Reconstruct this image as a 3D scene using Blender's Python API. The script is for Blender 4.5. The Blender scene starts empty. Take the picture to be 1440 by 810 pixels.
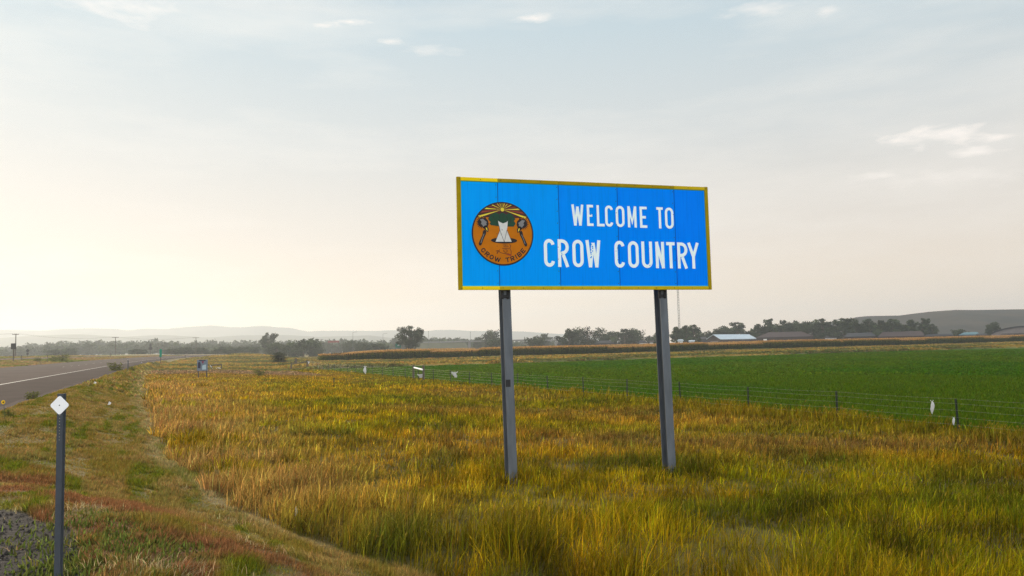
import bpy, bmesh, math, random
import numpy as np
from mathutils import Vector, Matrix
sc = bpy.context.scene
COL = sc.collection
R = math.radians
rng = np.random.default_rng(7)
random.seed(7)

# ------------------------------------------------------------------ camera, world, sun, exposure
EYE = 2.44
F = 1100.0                    # focal length in pixels of the 1440 px wide photograph
PITCH = math.atan(83 / F)
ROLL = R(1.35)
cam_d = bpy.data.cameras.new('camera'); cam = bpy.data.objects.new('camera', cam_d); COL.objects.link(cam)
cam_d.sensor_width = 36; cam_d.lens = F / 1440 * 36; cam_d.clip_start = 0.05; cam_d.clip_end = 20000
fw = Vector((0, math.cos(PITCH), math.sin(PITCH)))
up0 = Vector((0, -math.sin(PITCH), math.cos(PITCH)))
rt0 = Vector((1, 0, 0))
upv = up0 * math.cos(ROLL) + rt0 * math.sin(ROLL)
rtv = rt0 * math.cos(ROLL) - up0 * math.sin(ROLL)
cam.matrix_world = Matrix(((rtv.x, upv.x, -fw.x, 0), (rtv.y, upv.y, -fw.y, 0), (rtv.z, upv.z, -fw.z, EYE), (0, 0, 0, 1)))
sc.camera = cam

SUN_AZ, SUN_EL = R(-42), R(21)
w = bpy.data.worlds.new('World'); sc.world = w; w.use_nodes = True
nt = w.node_tree; nt.nodes.clear()
def N(tree, typ, **kw):
    n = tree.nodes.new(typ)
    for k, v in kw.items(): setattr(n, k, v)
    return n
def L(tree, a, b): tree.links.new(a, b)
sky = N(nt, 'ShaderNodeTexSky', sky_type='NISHITA', sun_disc=False)
sky.sun_elevation = SUN_EL; sky.sun_rotation = SUN_AZ; sky.altitude = 900
sky.air_density = 1.0; sky.dust_density = 2.0; sky.ozone_density = 1.2
SKY_STR = 0.07
bg = N(nt, 'ShaderNodeBackground'); bg.inputs[1].default_value = SKY_STR
out = N(nt, 'ShaderNodeOutputWorld'); L(nt, bg.outputs[0], out.inputs[0])
tc = N(nt, 'ShaderNodeTexCoord')
def ray(px, py):
    d = fw + rtv * ((px - 720) / F) - upv * ((py - 405) / F)
    return d
# thin high veil plus wispy cirrus, all by direction
def sky_mix(prev, fac, col):
    m = N(nt, 'ShaderNodeMix', data_type='RGBA'); L(nt, prev, m.inputs[6]); m.inputs[7].default_value = col
    if isinstance(fac, float): m.inputs[0].default_value = fac
    else: L(nt, fac, m.inputs[0])
    return m.outputs[2]
def math_(op, a, b=None, c=None, clamp=False):
    m = N(nt, 'ShaderNodeMath', operation=op); m.use_clamp = clamp
    for i, v in enumerate((a, b, c)):
        if v is None: continue
        if isinstance(v, (int, float)): m.inputs[i].default_value = v
        else: L(nt, v, m.inputs[i])
    return m.outputs[0]
sep = N(nt, 'ShaderNodeSeparateXYZ'); L(nt, tc.outputs['Generated'], sep.inputs[0])
rmp = N(nt, 'ShaderNodeValToRGB'); L(nt, sep.outputs[2], rmp.inputs[0])
cr_ = rmp.color_ramp; cr_.elements[0].position = 0.0; cr_.elements[0].color = (1.25, .92, .66, 1); cr_.elements[1].position = .6; cr_.elements[1].color = (.41, .55, .66, 1)
for p_, c_ in ((.06, (1.0, .81, .62, 1)), (.14, (.83, .745, .655, 1)), (.25, (.68, .70, .69, 1)), (.38, (.54, .655, .71, 1))):
    q_ = cr_.elements.new(p_); q_.color = c_
veil = N(nt, 'ShaderNodeVectorMath', operation='SCALE'); L(nt, rmp.outputs[0], veil.inputs[0]); veil.inputs['Scale'].default_value = 1.08 / SKY_STR
vm = N(nt, 'ShaderNodeMix', data_type='RGBA'); vm.inputs[0].default_value = .92; L(nt, sky.outputs[0], vm.inputs[6]); L(nt, veil.outputs[0], vm.inputs[7]); c = vm.outputs[2]
mp = N(nt, 'ShaderNodeMapping'); mp.inputs['Scale'].default_value = (1.1, 1.1, 5.5); mp.inputs['Rotation'].default_value = (0.0, R(7), R(20))
L(nt, tc.outputs['Generated'], mp.inputs[0])
nz = N(nt, 'ShaderNodeTexNoise'); nz.inputs['Scale'].default_value = 1.9; nz.inputs['Detail'].default_value = 7; nz.inputs['Roughness'].default_value = 0.55
L(nt, mp.outputs[0], nz.inputs[0])
mr = N(nt, 'ShaderNodeMapRange'); mr.inputs[1].default_value = 0.47; mr.inputs[2].default_value = 0.78; mr.inputs[3].default_value = 0; mr.inputs[4].default_value = 0.55
L(nt, nz.outputs[0], mr.inputs[0])
c = sky_mix(c, mr.outputs[0], (1.06 / SKY_STR, 1.0 / SKY_STR, .92 / SKY_STR, 1))
# a handful of small bright wisps
fine = N(nt, 'ShaderNodeTexNoise'); fine.inputs['Scale'].default_value = 34; fine.inputs['Detail'].default_value = 6
mp2 = N(nt, 'ShaderNodeMapping'); mp2.inputs['Scale'].default_value = (1, 1, 3.2); mp2.inputs['Rotation'].default_value = (0, R(12), 0)
L(nt, tc.outputs['Generated'], mp2.inputs[0]); L(nt, mp2.outputs[0], fine.inputs[0])
for (px, py, sx, sy, st) in ((452, 35, 26, 6, 0.95), (495, 31, 26, 4, 0.8), (745, 26, 40, 7, .65), (550, 57, 18, 5, .5), (1062, 12, 52, 10, .4), (1163, 15, 16, 6, .4), (1310, 191, 50, 14, .95), (1365, 214, 30, 6, .75), (1400, 193, 24, 5, .75), (1330, 250, 80, 12, .3), (1230, 246, 36, 6, .35), (610, 70, 45, 9, .3), (160, 10, 60, 20, .4)):
    d = ray(px, py).normalized(); e1 = rtv; e2 = upv
    def dotn(v):
        m = N(nt, 'ShaderNodeVectorMath', operation='DOT_PRODUCT'); L(nt, tc.outputs['Generated'], m.inputs[0]); m.inputs[1].default_value = v; return m.outputs['Value']
    a = math_('MULTIPLY', math_('SUBTRACT', dotn(e1), d.dot(e1)), F / sx)
    b = math_('MULTIPLY', math_('SUBTRACT', dotn(e2), d.dot(e2)), F / sy)
    r2 = math_('SQRT', math_('ADD', math_('MULTIPLY', a, a), math_('MULTIPLY', b, b)))
    edge = math_('SUBTRACT', 1.35, math_('ADD', r2, math_('MULTIPLY', math_('SUBTRACT', fine.outputs[0], 0.36), 3.0)))
    front = math_('GREATER_THAN', dotn(d), 0.5)
    f = math_('MULTIPLY', math_('MULTIPLY', math_('MULTIPLY', edge, 0.9, clamp=True), front), st)
    c = sky_mix(c, f, (1.12 / SKY_STR, 1.04 / SKY_STR, .97 / SKY_STR, 1))
# bright cloud bank added out of view behind the photographer to light the sign
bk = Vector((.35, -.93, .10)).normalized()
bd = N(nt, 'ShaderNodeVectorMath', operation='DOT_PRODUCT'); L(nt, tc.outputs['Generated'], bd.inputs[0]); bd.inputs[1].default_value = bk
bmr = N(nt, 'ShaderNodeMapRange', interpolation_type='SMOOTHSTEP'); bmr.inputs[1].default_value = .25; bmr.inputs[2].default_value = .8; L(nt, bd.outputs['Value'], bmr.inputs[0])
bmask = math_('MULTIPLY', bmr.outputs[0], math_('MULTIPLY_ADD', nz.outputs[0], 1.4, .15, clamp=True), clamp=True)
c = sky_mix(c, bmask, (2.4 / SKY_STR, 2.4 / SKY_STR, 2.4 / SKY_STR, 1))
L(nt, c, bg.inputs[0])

sd = bpy.data.lights.new('sun', 'SUN'); sd.energy = 5.0; sd.angle = R(0.6); sd.color = (1.0, 0.84, 0.62)
sun = bpy.data.objects.new('sun', sd); COL.objects.link(sun)
sdir = Vector((math.sin(SUN_AZ) * math.cos(SUN_EL), math.cos(SUN_AZ) * math.cos(SUN_EL), math.sin(SUN_EL)))
sun.rotation_euler = sdir.to_track_quat('Z', 'Y').to_euler(); sun.location = sdir * 60

sc.view_settings.view_transform = 'Standard'; sc.view_settings.look = 'None'; sc.view_settings.gamma = 1; sc.view_settings.use_curve_mapping = False
sc.view_settings.exposure = 0.0
cy = sc.cycles
cy.max_bounces = 6; cy.diffuse_bounces = 3; cy.glossy_bounces = 2; cy.transmission_bounces = 3; cy.volume_bounces = 0; cy.transparent_max_bounces = 8
cy.caustics_reflective = False; cy.caustics_refractive = False; cy.use_denoising = True; cy.denoising_prefilter = 'NONE'
cy.use_adaptive_sampling = True; cy.adaptive_threshold = 0.02

# ------------------------------------------------------------------ helpers
def P(px, py, Y):
    d = ray(px, py); s = Y / d.y
    return Vector((d.x * s, Y, EYE + d.z * s))
def ground(px, py, z):
    d = ray(px, py); s = (z - EYE) / d.z
    return Vector((d.x * s, d.y * s, z))
def tag(o, label=None, cat=None, group=None, kind=None):
    if label: o['label'] = label
    if cat: o['category'] = cat
    if group: o['group'] = group
    if kind: o['kind'] = kind
    return o
def empty(name, loc=(0, 0, 0), rz=0, label=None, cat=None, group=None):
    o = bpy.data.objects.new(name, None); COL.objects.link(o); o.location = loc; o.rotation_euler = (0, 0, rz); o.empty_display_size = 0.3
    return tag(o, label, cat, group)
class MB:
    def __init__(s): s.v = []; s.f = []; s.c = []
    def add(s, vs, fs, c=None):
        n = len(s.v); s.v += [tuple(v) for v in vs]; s.f += [tuple(i + n for i in f) for f in fs]
        if c is not None: s.c += [c] * len(vs)
        return s
    def box(s, x0, x1, y0, y1, z0, z1, M=None, c=None):
        vs = [Vector((x, y, z)) for z in (z0, z1) for (x, y) in ((x0, y0), (x1, y0), (x1, y1), (x0, y1))]
        if M: vs = [M @ v for v in vs]
        return s.add(vs, [(0, 3, 2, 1), (4, 5, 6, 7), (0, 1, 5, 4), (1, 2, 6, 5), (2, 3, 7, 6), (3, 0, 4, 7)], c)
    def tube(s, pts, rads, n=6, cap=True, c=None):
        pts = [Vector(p) for p in pts]; vs = []; fs = []
        if isinstance(rads, (int, float)): rads = [rads] * len(pts)
        for i, p in enumerate(pts):
            a = pts[max(i - 1, 0)]; b = pts[min(i + 1, len(pts) - 1)]; t = (b - a).normalized()
            q = Vector((0, 0, 1)) if abs(t.z) < .9 else Vector((1, 0, 0))
            e1 = t.cross(q).normalized(); e2 = t.cross(e1)
            for k in range(n):
                an = 2 * math.pi * k / n
                vs.append(p + (e1 * math.cos(an) + e2 * math.sin(an)) * rads[i])
        for i in range(len(pts) - 1):
            for k in range(n):
                k2 = (k + 1) % n
                fs.append((i * n + k, (i + 1) * n + k, (i + 1) * n + k2, i * n + k2))
        if cap:
            fs.append(tuple(range(n))); fs.append(tuple(range(len(vs) - 1, len(vs) - n - 1, -1)))
        return s.add(vs, fs, c)
    def poly(s, pts, c=None): return s.add(pts, [tuple(range(len(pts)))], c)
    def build(s, name, mat, parent=None, smooth=False, bevel=0):
        me = bpy.data.meshes.new(name); me.from_pydata(s.v, [], s.f)
        if s.c:
            a = me.color_attributes.new('Col', 'FLOAT_COLOR', 'POINT'); a.data.foreach_set('color', np.array([tuple(c) + (1,) for c in s.c], dtype=np.float32).ravel())
        me.materials.append(mat); me.update()
        if smooth: me.polygons.foreach_set('use_smooth', [True] * len(me.polygons))
        o = bpy.data.objects.new(name, me); COL.objects.link(o)
        if parent: o.parent = parent
        if bevel:
            m = o.modifiers.new('bevel', 'BEVEL'); m.width = bevel; m.segments = 2; m.limit_method = 'ANGLE'
        return o
def kids(o): return [c for c in bpy.data.objects if c.parent == o]
def copy_tree(o, parent=None):
    c = o.copy(); COL.objects.link(c); c.parent = parent
    for ch in kids(o): copy_tree(ch, c)
    return c

# ------------------------------------------------------------------ materials
def mat(name, col, rough=.8, noise=0, scale=5, bump=0, metal=0, attr=None, transl=0, stretch=(1, 1, 1), col2=None, spec=.3):
    m = bpy.data.materials.new(name); m.use_nodes = True; t = m.node_tree; t.nodes.clear()
    o = N(t, 'ShaderNodeOutputMaterial')
    pb = N(t, 'ShaderNodeBsdfPrincipled'); pb.inputs['Roughness'].default_value = rough; pb.inputs['Metallic'].default_value = metal; pb.inputs['Specular IOR Level'].default_value = spec
    cs = None
    if attr:
        a = N(t, 'ShaderNodeVertexColor'); a.layer_name = 'Col'; cs = a.outputs[0]
    if noise or bump or col2:
        tx = N(t, 'ShaderNodeTexCoord'); mpp = N(t, 'ShaderNodeMapping'); mpp.inputs['Scale'].default_value = stretch
        L(t, tx.outputs['Object'], mpp.inputs[0])
        nn = N(t, 'ShaderNodeTexNoise'); nn.inputs['Scale'].default_value = scale; nn.inputs['Detail'].default_value = 8; nn.inputs['Roughness'].default_value = .62
        L(t, mpp.outputs[0], nn.inputs[0])
        if col2:
            rmp = N(t, 'ShaderNodeMapRange'); rmp.inputs[1].default_value = .4; rmp.inputs[2].default_value = .62; L(t, nn.outputs[0], rmp.inputs[0])
            mx = N(t, 'ShaderNodeMix', data_type='RGBA'); L(t, rmp.outputs[0], mx.inputs[0]); mx.inputs[7].default_value = (*col2, 1)
            if cs: L(t, cs, mx.inputs[6])
            else: mx.inputs[6].default_value = (*col, 1)
            cs = mx.outputs[2]
        if noise:
            rmp = N(t, 'ShaderNodeMapRange'); rmp.inputs[1].default_value = .25; rmp.inputs[2].default_value = .75; rmp.inputs[3].default_value = 1 - noise; rmp.inputs[4].default_value = 1 + noise; L(t, nn.outputs[0], rmp.inputs[0])
            mx = N(t, 'ShaderNodeMix', data_type='RGBA', blend_type='MULTIPLY'); mx.inputs[0].default_value = 1
            if cs: L(t, cs, mx.inputs[6])
            else: mx.inputs[6].default_value = (*col, 1)
            L(t, rmp.outputs[0], mx.inputs[7]); cs = mx.outputs[2]
        if bump:
            bb = N(t, 'ShaderNodeBump'); bb.inputs['Strength'].default_value = 1; bb.inputs['Distance'].default_value = bump; L(t, nn.outputs[0], bb.inputs['Height']); L(t, bb.outputs[0], pb.inputs['Normal'])
    if cs: L(t, cs, pb.inputs['Base Color'])
    else: pb.inputs['Base Color'].default_value = (*col, 1)
    if transl:
        df = N(t, 'ShaderNodeBsdfDiffuse'); tr = N(t, 'ShaderNodeBsdfTranslucent'); mx = N(t, 'ShaderNodeMixShader'); mx.inputs[0].default_value = transl
        for q in (df, tr):
            if cs: L(t, cs, q.inputs[0])
            else: q.inputs[0].default_value = (*col, 1)
        L(t, df.outputs[0], mx.inputs[1]); L(t, tr.outputs[0], mx.inputs[2]); L(t, mx.outputs[0], o.inputs[0]); t.nodes.remove(pb)
    else: L(t, pb.outputs[0], o.inputs[0])
    return m
def retro(name, col, fac=.75, rough=.42, var=.06, scale=(1, 1, 1), nscale=6):
    """bright sign sheeting"""
    return mat(name, col, .9, noise=var, scale=nscale, stretch=scale, spec=.02)
M_ground = mat('soil_and_thatch', (.1, .08, .04), .95, noise=.35, scale=3.2, bump=.05, attr=True, spec=.1)
M_grass = mat('grass_blades', (.2, .2, .1), attr=True, transl=.6)
M_leaf = mat('leaves', (.05, .08, .03), attr=True, transl=.28)
M_bark = mat('bark', (.1, .075, .05), .95, noise=.3, scale=8)
M_shoulder = mat('shoulder_asphalt', (.05, .036, .033), 1.0, noise=.22, scale=.6, bump=.004, spec=.03)
M_road = mat('asphalt', (.078, .058, .052), 1.0, noise=.22, scale=.45, stretch=(1, 1, 1), bump=.004, spec=.03)
M_paint = mat('road_paint', (.58, .56, .52), .7, noise=.2, scale=8)
M_steel = mat('galvanised_steel', (.12, .135, .155), .6, noise=.28, scale=3, metal=.35, stretch=(3, 3, .5))
M_dark = mat('dark_steel', (.02, .02, .022), .6)
M_post = mat('delineator_steel', (.07, .08, .095), .6, noise=.15, scale=9, metal=.3)
M_wood = mat('weathered_wood', (.09, .075, .06), .9, noise=.3, scale=5, stretch=(3, 3, .6))
M_fence = mat('fence_post_steel', (.025, .035, .022), .7, noise=.2, scale=20)
M_wire = mat('fence_wire', (.25, .24, .18), .5, metal=.5)
M_white = mat('white_plastic', (.66, .66, .67), .5, noise=.06, scale=9, transl=.3)
M_dirt = mat('dust', (.5, .5, .5), .9)

# ------------------------------------------------------------------ the lie of the land
CA, SA = math.cos(R(23.6)), math.sin(R(23.6))
def uv(x, y): return x * CA + y * SA, -x * SA + y * CA
def xy(u, v): return u * CA - v * SA, u * SA + v * CA
def ss(t): t = np.clip(t, 0, 1); return t * t * (3 - 2 * t)
def shift(v): return 26 * (np.clip(v - 170, 0, 330) / 210.) ** 2
U_EDGE, U_WHITE, U_DASH, U_LEFT = -4.8, -9.7, -17.0, -29.0
tv, tu = [], []
for (px, py) in ((640, 805), (520, 775), (400, 730), (330, 700), (240, 640), (205, 560), (205, 530)):
    g = ground(px, py, 0.0); a, b = uv(g.x, g.y); tu.append(a); tv.append(b)
o_ = np.argsort(tv); tv = [tv[i] for i in o_]; tu = [tu[i] for i in o_]
tv = [-50, 3] + tv + [400]; tu = [4.6, 4.4] + tu + [tu[-1]]
def toe(v): return np.interp(v, tv, tu)
def crest(v): return np.interp(v, [-20, 0, 6, 9.3, 13, 20, 1000], [-.2, .3, -.5, -1.0, -3.2, -4.5, -4.7])
def vnoise(x, y, s=0):
    x = np.asarray(x, float); y = np.asarray(y, float)
    xi = np.floor(x).astype(np.int64); yi = np.floor(y).astype(np.int64); fx = x - xi; fy = y - yi
    fx = fx * fx * (3 - 2 * fx); fy = fy * fy * (3 - 2 * fy)
    def h(a, b):
        n = (a * 374761393 + b * 668265263 + s * 974634777) & 0xffffffff
        n = ((n ^ (n >> 13)) * 1274126177) & 0xffffffff
        return ((n ^ (n >> 16)) & 0xffff) / 65535.
    return (h(xi, yi) * (1 - fx) + h(xi + 1, yi) * fx) * (1 - fy) + (h(xi, yi + 1) * (1 - fx) + h(xi + 1, yi + 1) * fx) * fy
def fbm(x, y, s=0, o=3):
    r = 0; a = .5; t = 0
    for i in range(o): r = r + a * vnoise(x * 2 ** i, y * 2 ** i, s + i); t += a; a *= .5
    return r / t
def H(x, y, under=False):
    x = np.asarray(x, float); y = np.asarray(y, float)
    u, v = uv(x, y); us = u - shift(v); ww = -.354 * x + .935 * y
    t = toe(v); c_ = crest(v)
    z = .85 - .88 * ss((us - c_) / np.maximum(t - c_, .5)) - .57 * ss((u - t - 6) / 13)
    z = z - .10 * np.exp(-((u - t - .1) / .45) ** 2) * (v < 60)
    z = z + .05 * (fbm(x * .35, y * .35, 5) - .5) * np.clip((us + 4.5) / 3, 0, 1)
    z = z + (.35 * ss((ww - 134) / 1.2) - .35 * ss((ww - 150) / 60)) * ss((u - 20) / 4)
    zl = np.interp(us, [-200, -75, -60, -45, -29], [3.4, 3.3, 2.6, 2.0, .85])
    z = np.where(us < -29, zl, z)
    rise = ss((v - 170) / 250) * (1 - ss((u - 34) / 14)) * np.where(us > -60, 1, 0)
    z = z + (2.15 - z) * rise * (us > -29) + np.where((us <= -29) & (us > -60), (np.interp(us, [-60, -29], [2.7, 2.15]) - z) * rise, 0)
    if under:
        z = z - .15 * ((us > U_LEFT + .4) & (us < U_EDGE - .3) & (v < 460) & (v > -58)) - .1 * ((us < -45.4) & (us > -59.6) & (v < 460) & (v > -58))
    return z
def h1(x, y): return float(H(x, y))
def hit(px, py):
    d = ray(px, py); s = 3.0
    while s < 3000:
        p = d * s
        if EYE + p.z <= h1(p.x, p.y): break
        s *= 1.01
    lo, hi = s / 1.01, s
    for _ in range(12):
        m = (lo + hi) / 2; p = d * m
        if EYE + p.z <= h1(p.x, p.y): hi = m
        else: lo = m
    p = d * hi; return Vector((p.x, p.y, h1(p.x, p.y)))

GOLD = np.array((.30, .195, .005)); YG = np.array((.195, .165, .004)); GRN = np.array((.075, .095, .006)); RUST = np.array((.235, .098, .045)); STRAW = np.array((.38, .215, .075)); OLIVE = np.array((.19, .155, .035)); CROP = np.array((.05, .118, .004)); PALE = np.array((.34, .27, .13))
def lerp(a, b, t): return a + (b - a) * np.asarray(t)[..., None]
gx = [ground(px, py, 0) for px, py in ((560, 612), (900, 606), (1440, 640))]
def zone(x, y):
    u, v = uv(x, y); us = u - shift(v); ww = -.354 * x + .935 * y
    r = np.hypot(x, y)
    jit = (vnoise(x * 1.2, y * 1.2, 77) - .5) * np.clip(1.4 - r * 0.005, .25, 1) * 1.1
    tall = (us > toe(v) + jit * .6)
    z = np.where(tall, 1, 0)                                   # 0 mown verge, 1 tall field
    z = np.where((u > 23.3 + jit * .5) & (ww < 134), 2, z)         # 2 green crop
    z = np.where((ww >= 134) & (ww < 235) & (us > -4), 3, z)    # 3 rough strip
    z = np.where((ww >= 235) & (x > -58.5 - .2 * (y - 230)), 4, z)                # 4 maize
    z = np.where((us < U_EDGE) & (us > U_LEFT), 5, z)          # road
    z = np.where(us <= U_LEFT, 6, z)
    z = np.where((us < -45) & (us > -60), 5, z)
    z = np.where((ww >= 235) & (z == 1), 3, z)
    # gravel pull-out by the camera
    g = (us < np.interp(v, [5, 6.56, 8.5, 9.8], [-.45, -.55, -.85, -1.6]) + jit * .3) & (v < 9.8 + jit * .6) & (us > U_EDGE)
    z = np.where(g, 7, z)
    return z
def gcol(x, y):
    """albedo of what grows here"""
    u, v = uv(x, y); us = u - shift(v); z = zone(x, y); r = np.hypot(x, y)
    n1 = fbm(x * .16, y * .16, 11); n2 = fbm(x * .6, y * .6, 21); n3 = fbm(x * .05, y * .09, 31)
    c = lerp(np.broadcast_to(GOLD, x.shape + (3,)), YG, ss((n1 - .38) / .25))
    c = lerp(c, GRN, .75 * ss((n2 - .55) / .2))
    hf = fbm(x * 1.7 + .4 * y, y * 2.2, 101, 3); c = c * (.58 + .78 * ss((hf - .3) / .35))[..., None]
    near = ss((14 - r) / 6); c = lerp(c, GRN * .9, .42 * near * ss((fbm(x * .8 + .2 * y, y * 1.1, 103, 3) - .42) / .2))
    c = lerp(c, GRN * .8, .6 * ss((fbm(x * .45, y * .9, 105, 3) - .55) / .12))
    c = lerp(c, RUST, .3 * ss((n3 - .5) / .18) * ss((r - 15) / 6))
    band = np.exp(-((y - 21 - .10 * x) / 3.2) ** 2) * ss((x + 6) / 5)
    c = lerp(c, RUST * 1.05, .42 * band * ss((n1 - .25) / .2))
    c = lerp(c, YG * .8, .75 * ss((u - 18.5 - 2 * n1) / 2.5))
    t = toe(v)
    st = ss(1 - (u - t) / (2.0 + r * .16)) * ss((r - 9) / 6) * ss((120 - r) / 60)
    c = lerp(c, STRAW, .72 * st * ss((n2 - .2) / .3))
    fl = ss((y - 95) / 10) * ss((130 - y) / 8) * (us < 18)
    c = lerp(c, np.array((.2, .13, .09)), .8 * fl)
    # verge
    us_ = us - .25 * np.sin(v * .18)
    m1 = fbm(us_ * 1.9, v * .28, 111, 3); m2 = fbm(us_ * 3.2, v * .5, 113, 3)
    vg = lerp(np.broadcast_to(OLIVE * np.array((1., .92, .8)), x.shape + (3,)), GRN * 1.35, .8 * ss((m1 - .46) / .14)); vg = lerp(vg, np.array((.27, .19, .06)), .7 * ss((m2 - .5) / .14))
    vg = lerp(vg, np.array((.27, .18, .07)), .5 * ss((fbm(x * 1.4, y * .8, 41) - .52) / .15))
    rst = ss((us - crest(v) + 1.6) / 1.2) * ss((t - 1.1 - us) / 1.0) * ss((17 - v) / 4)
    vg = lerp(vg, np.array((.21, .095, .045)), .9 * rst * ss((.5 * fbm(us_ * 1.5, v * .45, 51) + .5 * fbm(x * 1.1, y * 1.1, 53) - .44) / .1))
    vg = lerp(vg, PALE, .8 * np.exp(-((us - t + .22) / (.14 + .006 * v)) ** 2) * ss((v - 9) / 4) * (.4 + .6 * ss((m2 - .35) / .2)))
    c = np.where((z == 0)[..., None], vg, c)
    cr = lerp(np.broadcast_to(CROP * .9, x.shape + (3,)), np.array((.08, .118, .005)), .55 * ss((fbm(x * .08, y * .04, 61) - .42) / .25))
    c = np.where((z == 2)[..., None], cr, c)
    sp = lerp(np.broadcast_to(np.array((.27, .19, .045)), x.shape + (3,)), np.array((.12, .12, .04)), ss((fbm(x * .03, y * .1, 71) - .45) / .15))
    c = np.where((z == 3)[..., None], sp, c)
    lf = lerp(np.broadcast_to(np.array((.24, .17, .07)), x.shape + (3,)), np.array((.14, .15, .03)), ss((fbm(x * .06, y * .06, 81) - .5) / .1))
    c = np.where((z == 6)[..., None], lf, c)
    c = np.where((z == 4)[..., None], np.array((.06, .07, .02)), c)
    c = np.where((z == 7)[..., None], np.array((.03, .026, .025)), c)
    c = np.where((z == 5)[..., None], np.array((.1, .09, .08)), c)
    return c
# ground sheet: polar grid out to the horizon, finest in front
th = np.concatenate([np.linspace(-180, -52, 40)[:-1], np.linspace(-52, 52, 560), np.linspace(52, 180, 40)[1:-1]])
th = np.radians(th); rr = np.concatenate([[0.0], np.geomspace(.6, 9000, 460)])
RR, TT = np.meshgrid(rr, th, indexing='ij')
X = RR * np.sin(TT); Y = RR * np.cos(TT); Z = H(X, Y, True)
Z = Z + np.where(zone(X, Y) == 7, 0.012 * (fbm(X * 9, Y * 9, 3) - .5), 0)
nr, nth = X.shape
vs = np.stack([X, Y, Z], -1).reshape(-1, 3)
i, j = np.meshgrid(np.arange(nr - 1), np.arange(nth), indexing='ij'); j2 = (j + 1) % nth
fs = np.stack([i * nth + j, i * nth + j2, (i + 1) * nth + j2, (i + 1) * nth + j], -1).reshape(-1, 4)
gc = gcol(X, Y); zz = zone(X, Y)
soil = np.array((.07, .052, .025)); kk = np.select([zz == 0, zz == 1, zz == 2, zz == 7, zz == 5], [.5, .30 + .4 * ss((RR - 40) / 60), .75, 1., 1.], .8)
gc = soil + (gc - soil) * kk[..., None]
def np_mesh(name, vs, fs, cols, material, smooth=False):
    me = bpy.data.meshes.new(name)
    k = fs[0].shape[1] if isinstance(fs, list) else fs.shape[1]
    if not isinstance(fs, list): fs = [fs]
    me.vertices.add(len(vs)); me.vertices.foreach_set('co', np.ascontiguousarray(vs, dtype=np.float32).ravel())
    li = np.concatenate([f.ravel() for f in fs]).astype(np.int32)
    tot = np.concatenate([np.full(len(f), f.shape[1]) for f in fs]); st = np.concatenate([[0], np.cumsum(tot)[:-1]]).astype(np.int32)
    me.loops.add(len(li)); me.loops.foreach_set('vertex_index', li)
    me.polygons.add(len(tot)); me.polygons.foreach_set('loop_start', st)
    me.update(calc_edges=True)
    if cols is not None:
        a = me.color_attributes.new('Col', 'FLOAT_COLOR', 'POINT')
        a.data.foreach_set('color', np.concatenate([cols, np.ones((len(cols), 1))], 1).astype(np.float32).ravel())
    me.materials.append(material)
    if smooth: me.polygons.foreach_set('use_smooth', np.ones(len(tot), dtype=bool))
    o = bpy.data.objects.new(name, me); COL.objects.link(o); return o
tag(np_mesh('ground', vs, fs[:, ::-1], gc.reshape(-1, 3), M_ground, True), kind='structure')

# roads
def strip(name, ua, ub, v0, v1, dv, material, dz=.0, n=1, skirt=False, dash=None, shiftfn=shift, edge_jit=0):
    m = MB(); vals = []; v = v0
    while v < v1:
        e = min(v + dv, v1)
        if dash is None or (v - v0) % dash[0] < dash[1]: vals.append((v, e))
        v = e
    us_ = np.linspace(ua, ub, n + 1)
    for (a, b) in vals:
        for q in range(n):
            pts = []
            for (uu, vv) in ((us_[q], a), (us_[q + 1], a), (us_[q + 1], b), (us_[q], b)):
                j = edge_jit * (float(vnoise(vv * .9, uu, 5)) - .5) if edge_jit and uu == ub else 0
                X_, Y_ = xy(uu + j + float(shiftfn(np.float64(vv))), vv); pts.append((X_, Y_, h1(X_, Y_) * 1.0 + dz))
            m.poly(pts)
    o = m.build(name, material); bm = bmesh.new(); bm.from_mesh(o.data); bmesh.ops.remove_doubles(bm, verts=bm.verts, dist=.001)
    if skirt:
        be = [e for e in bm.edges if e.is_boundary]; r_ = bmesh.ops.extrude_edge_only(bm, edges=be)
        for q in r_['geom']:
            if isinstance(q, bmesh.types.BMVert): q.co.z -= .3
    bm.to_mesh(o.data); bm.free(); return o
tag(strip('road', U_LEFT, U_EDGE, -58, 460, 1.0, M_road, .006, 10, True, edge_jit=.35), kind='structure')
tag(strip('far_road', -60, -45, -58, 460, 6.0, M_road, .006, 2, True), kind='structure')
tag(strip('road_shoulder', U_WHITE + .12, U_EDGE - .45, -58, 460, 1.0, M_shoulder, .0105, 3, edge_jit=.35), kind='structure')
tag(strip('edge_line', U_WHITE - .065, U_WHITE + .065, -58, 460, 3.0, M_paint, .011), kind='structure')
tag(strip('lane_dashes', U_DASH - .06, U_DASH + .06, -53, 300, 3.05, M_paint, .011, dash=(12.2, 3.0)), kind='structure')

# ------------------------------------------------------------------ haze, hills
hz = bpy.data.materials.new('haze_air'); hz.use_nodes = True; t = hz.node_tree; t.nodes.clear()
o_ = N(t, 'ShaderNodeOutputMaterial'); pv = N(t, 'ShaderNodeVolumePrincipled'); L(t, pv.outputs[0], o_.inputs['Volume'])
pv.inputs['Color'].default_value = (.86, .92, .98, 1); pv.inputs['Density'].default_value = .00028; pv.inputs['Anisotropy'].default_value = .38
m = MB(); m.box(-4950, 4950, -4950, 4950, -2.5, 210)
tag(m.build('haze', hz), 'pale morning haze lying over the plain and the far hills', None, None, 'stuff')

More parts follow.
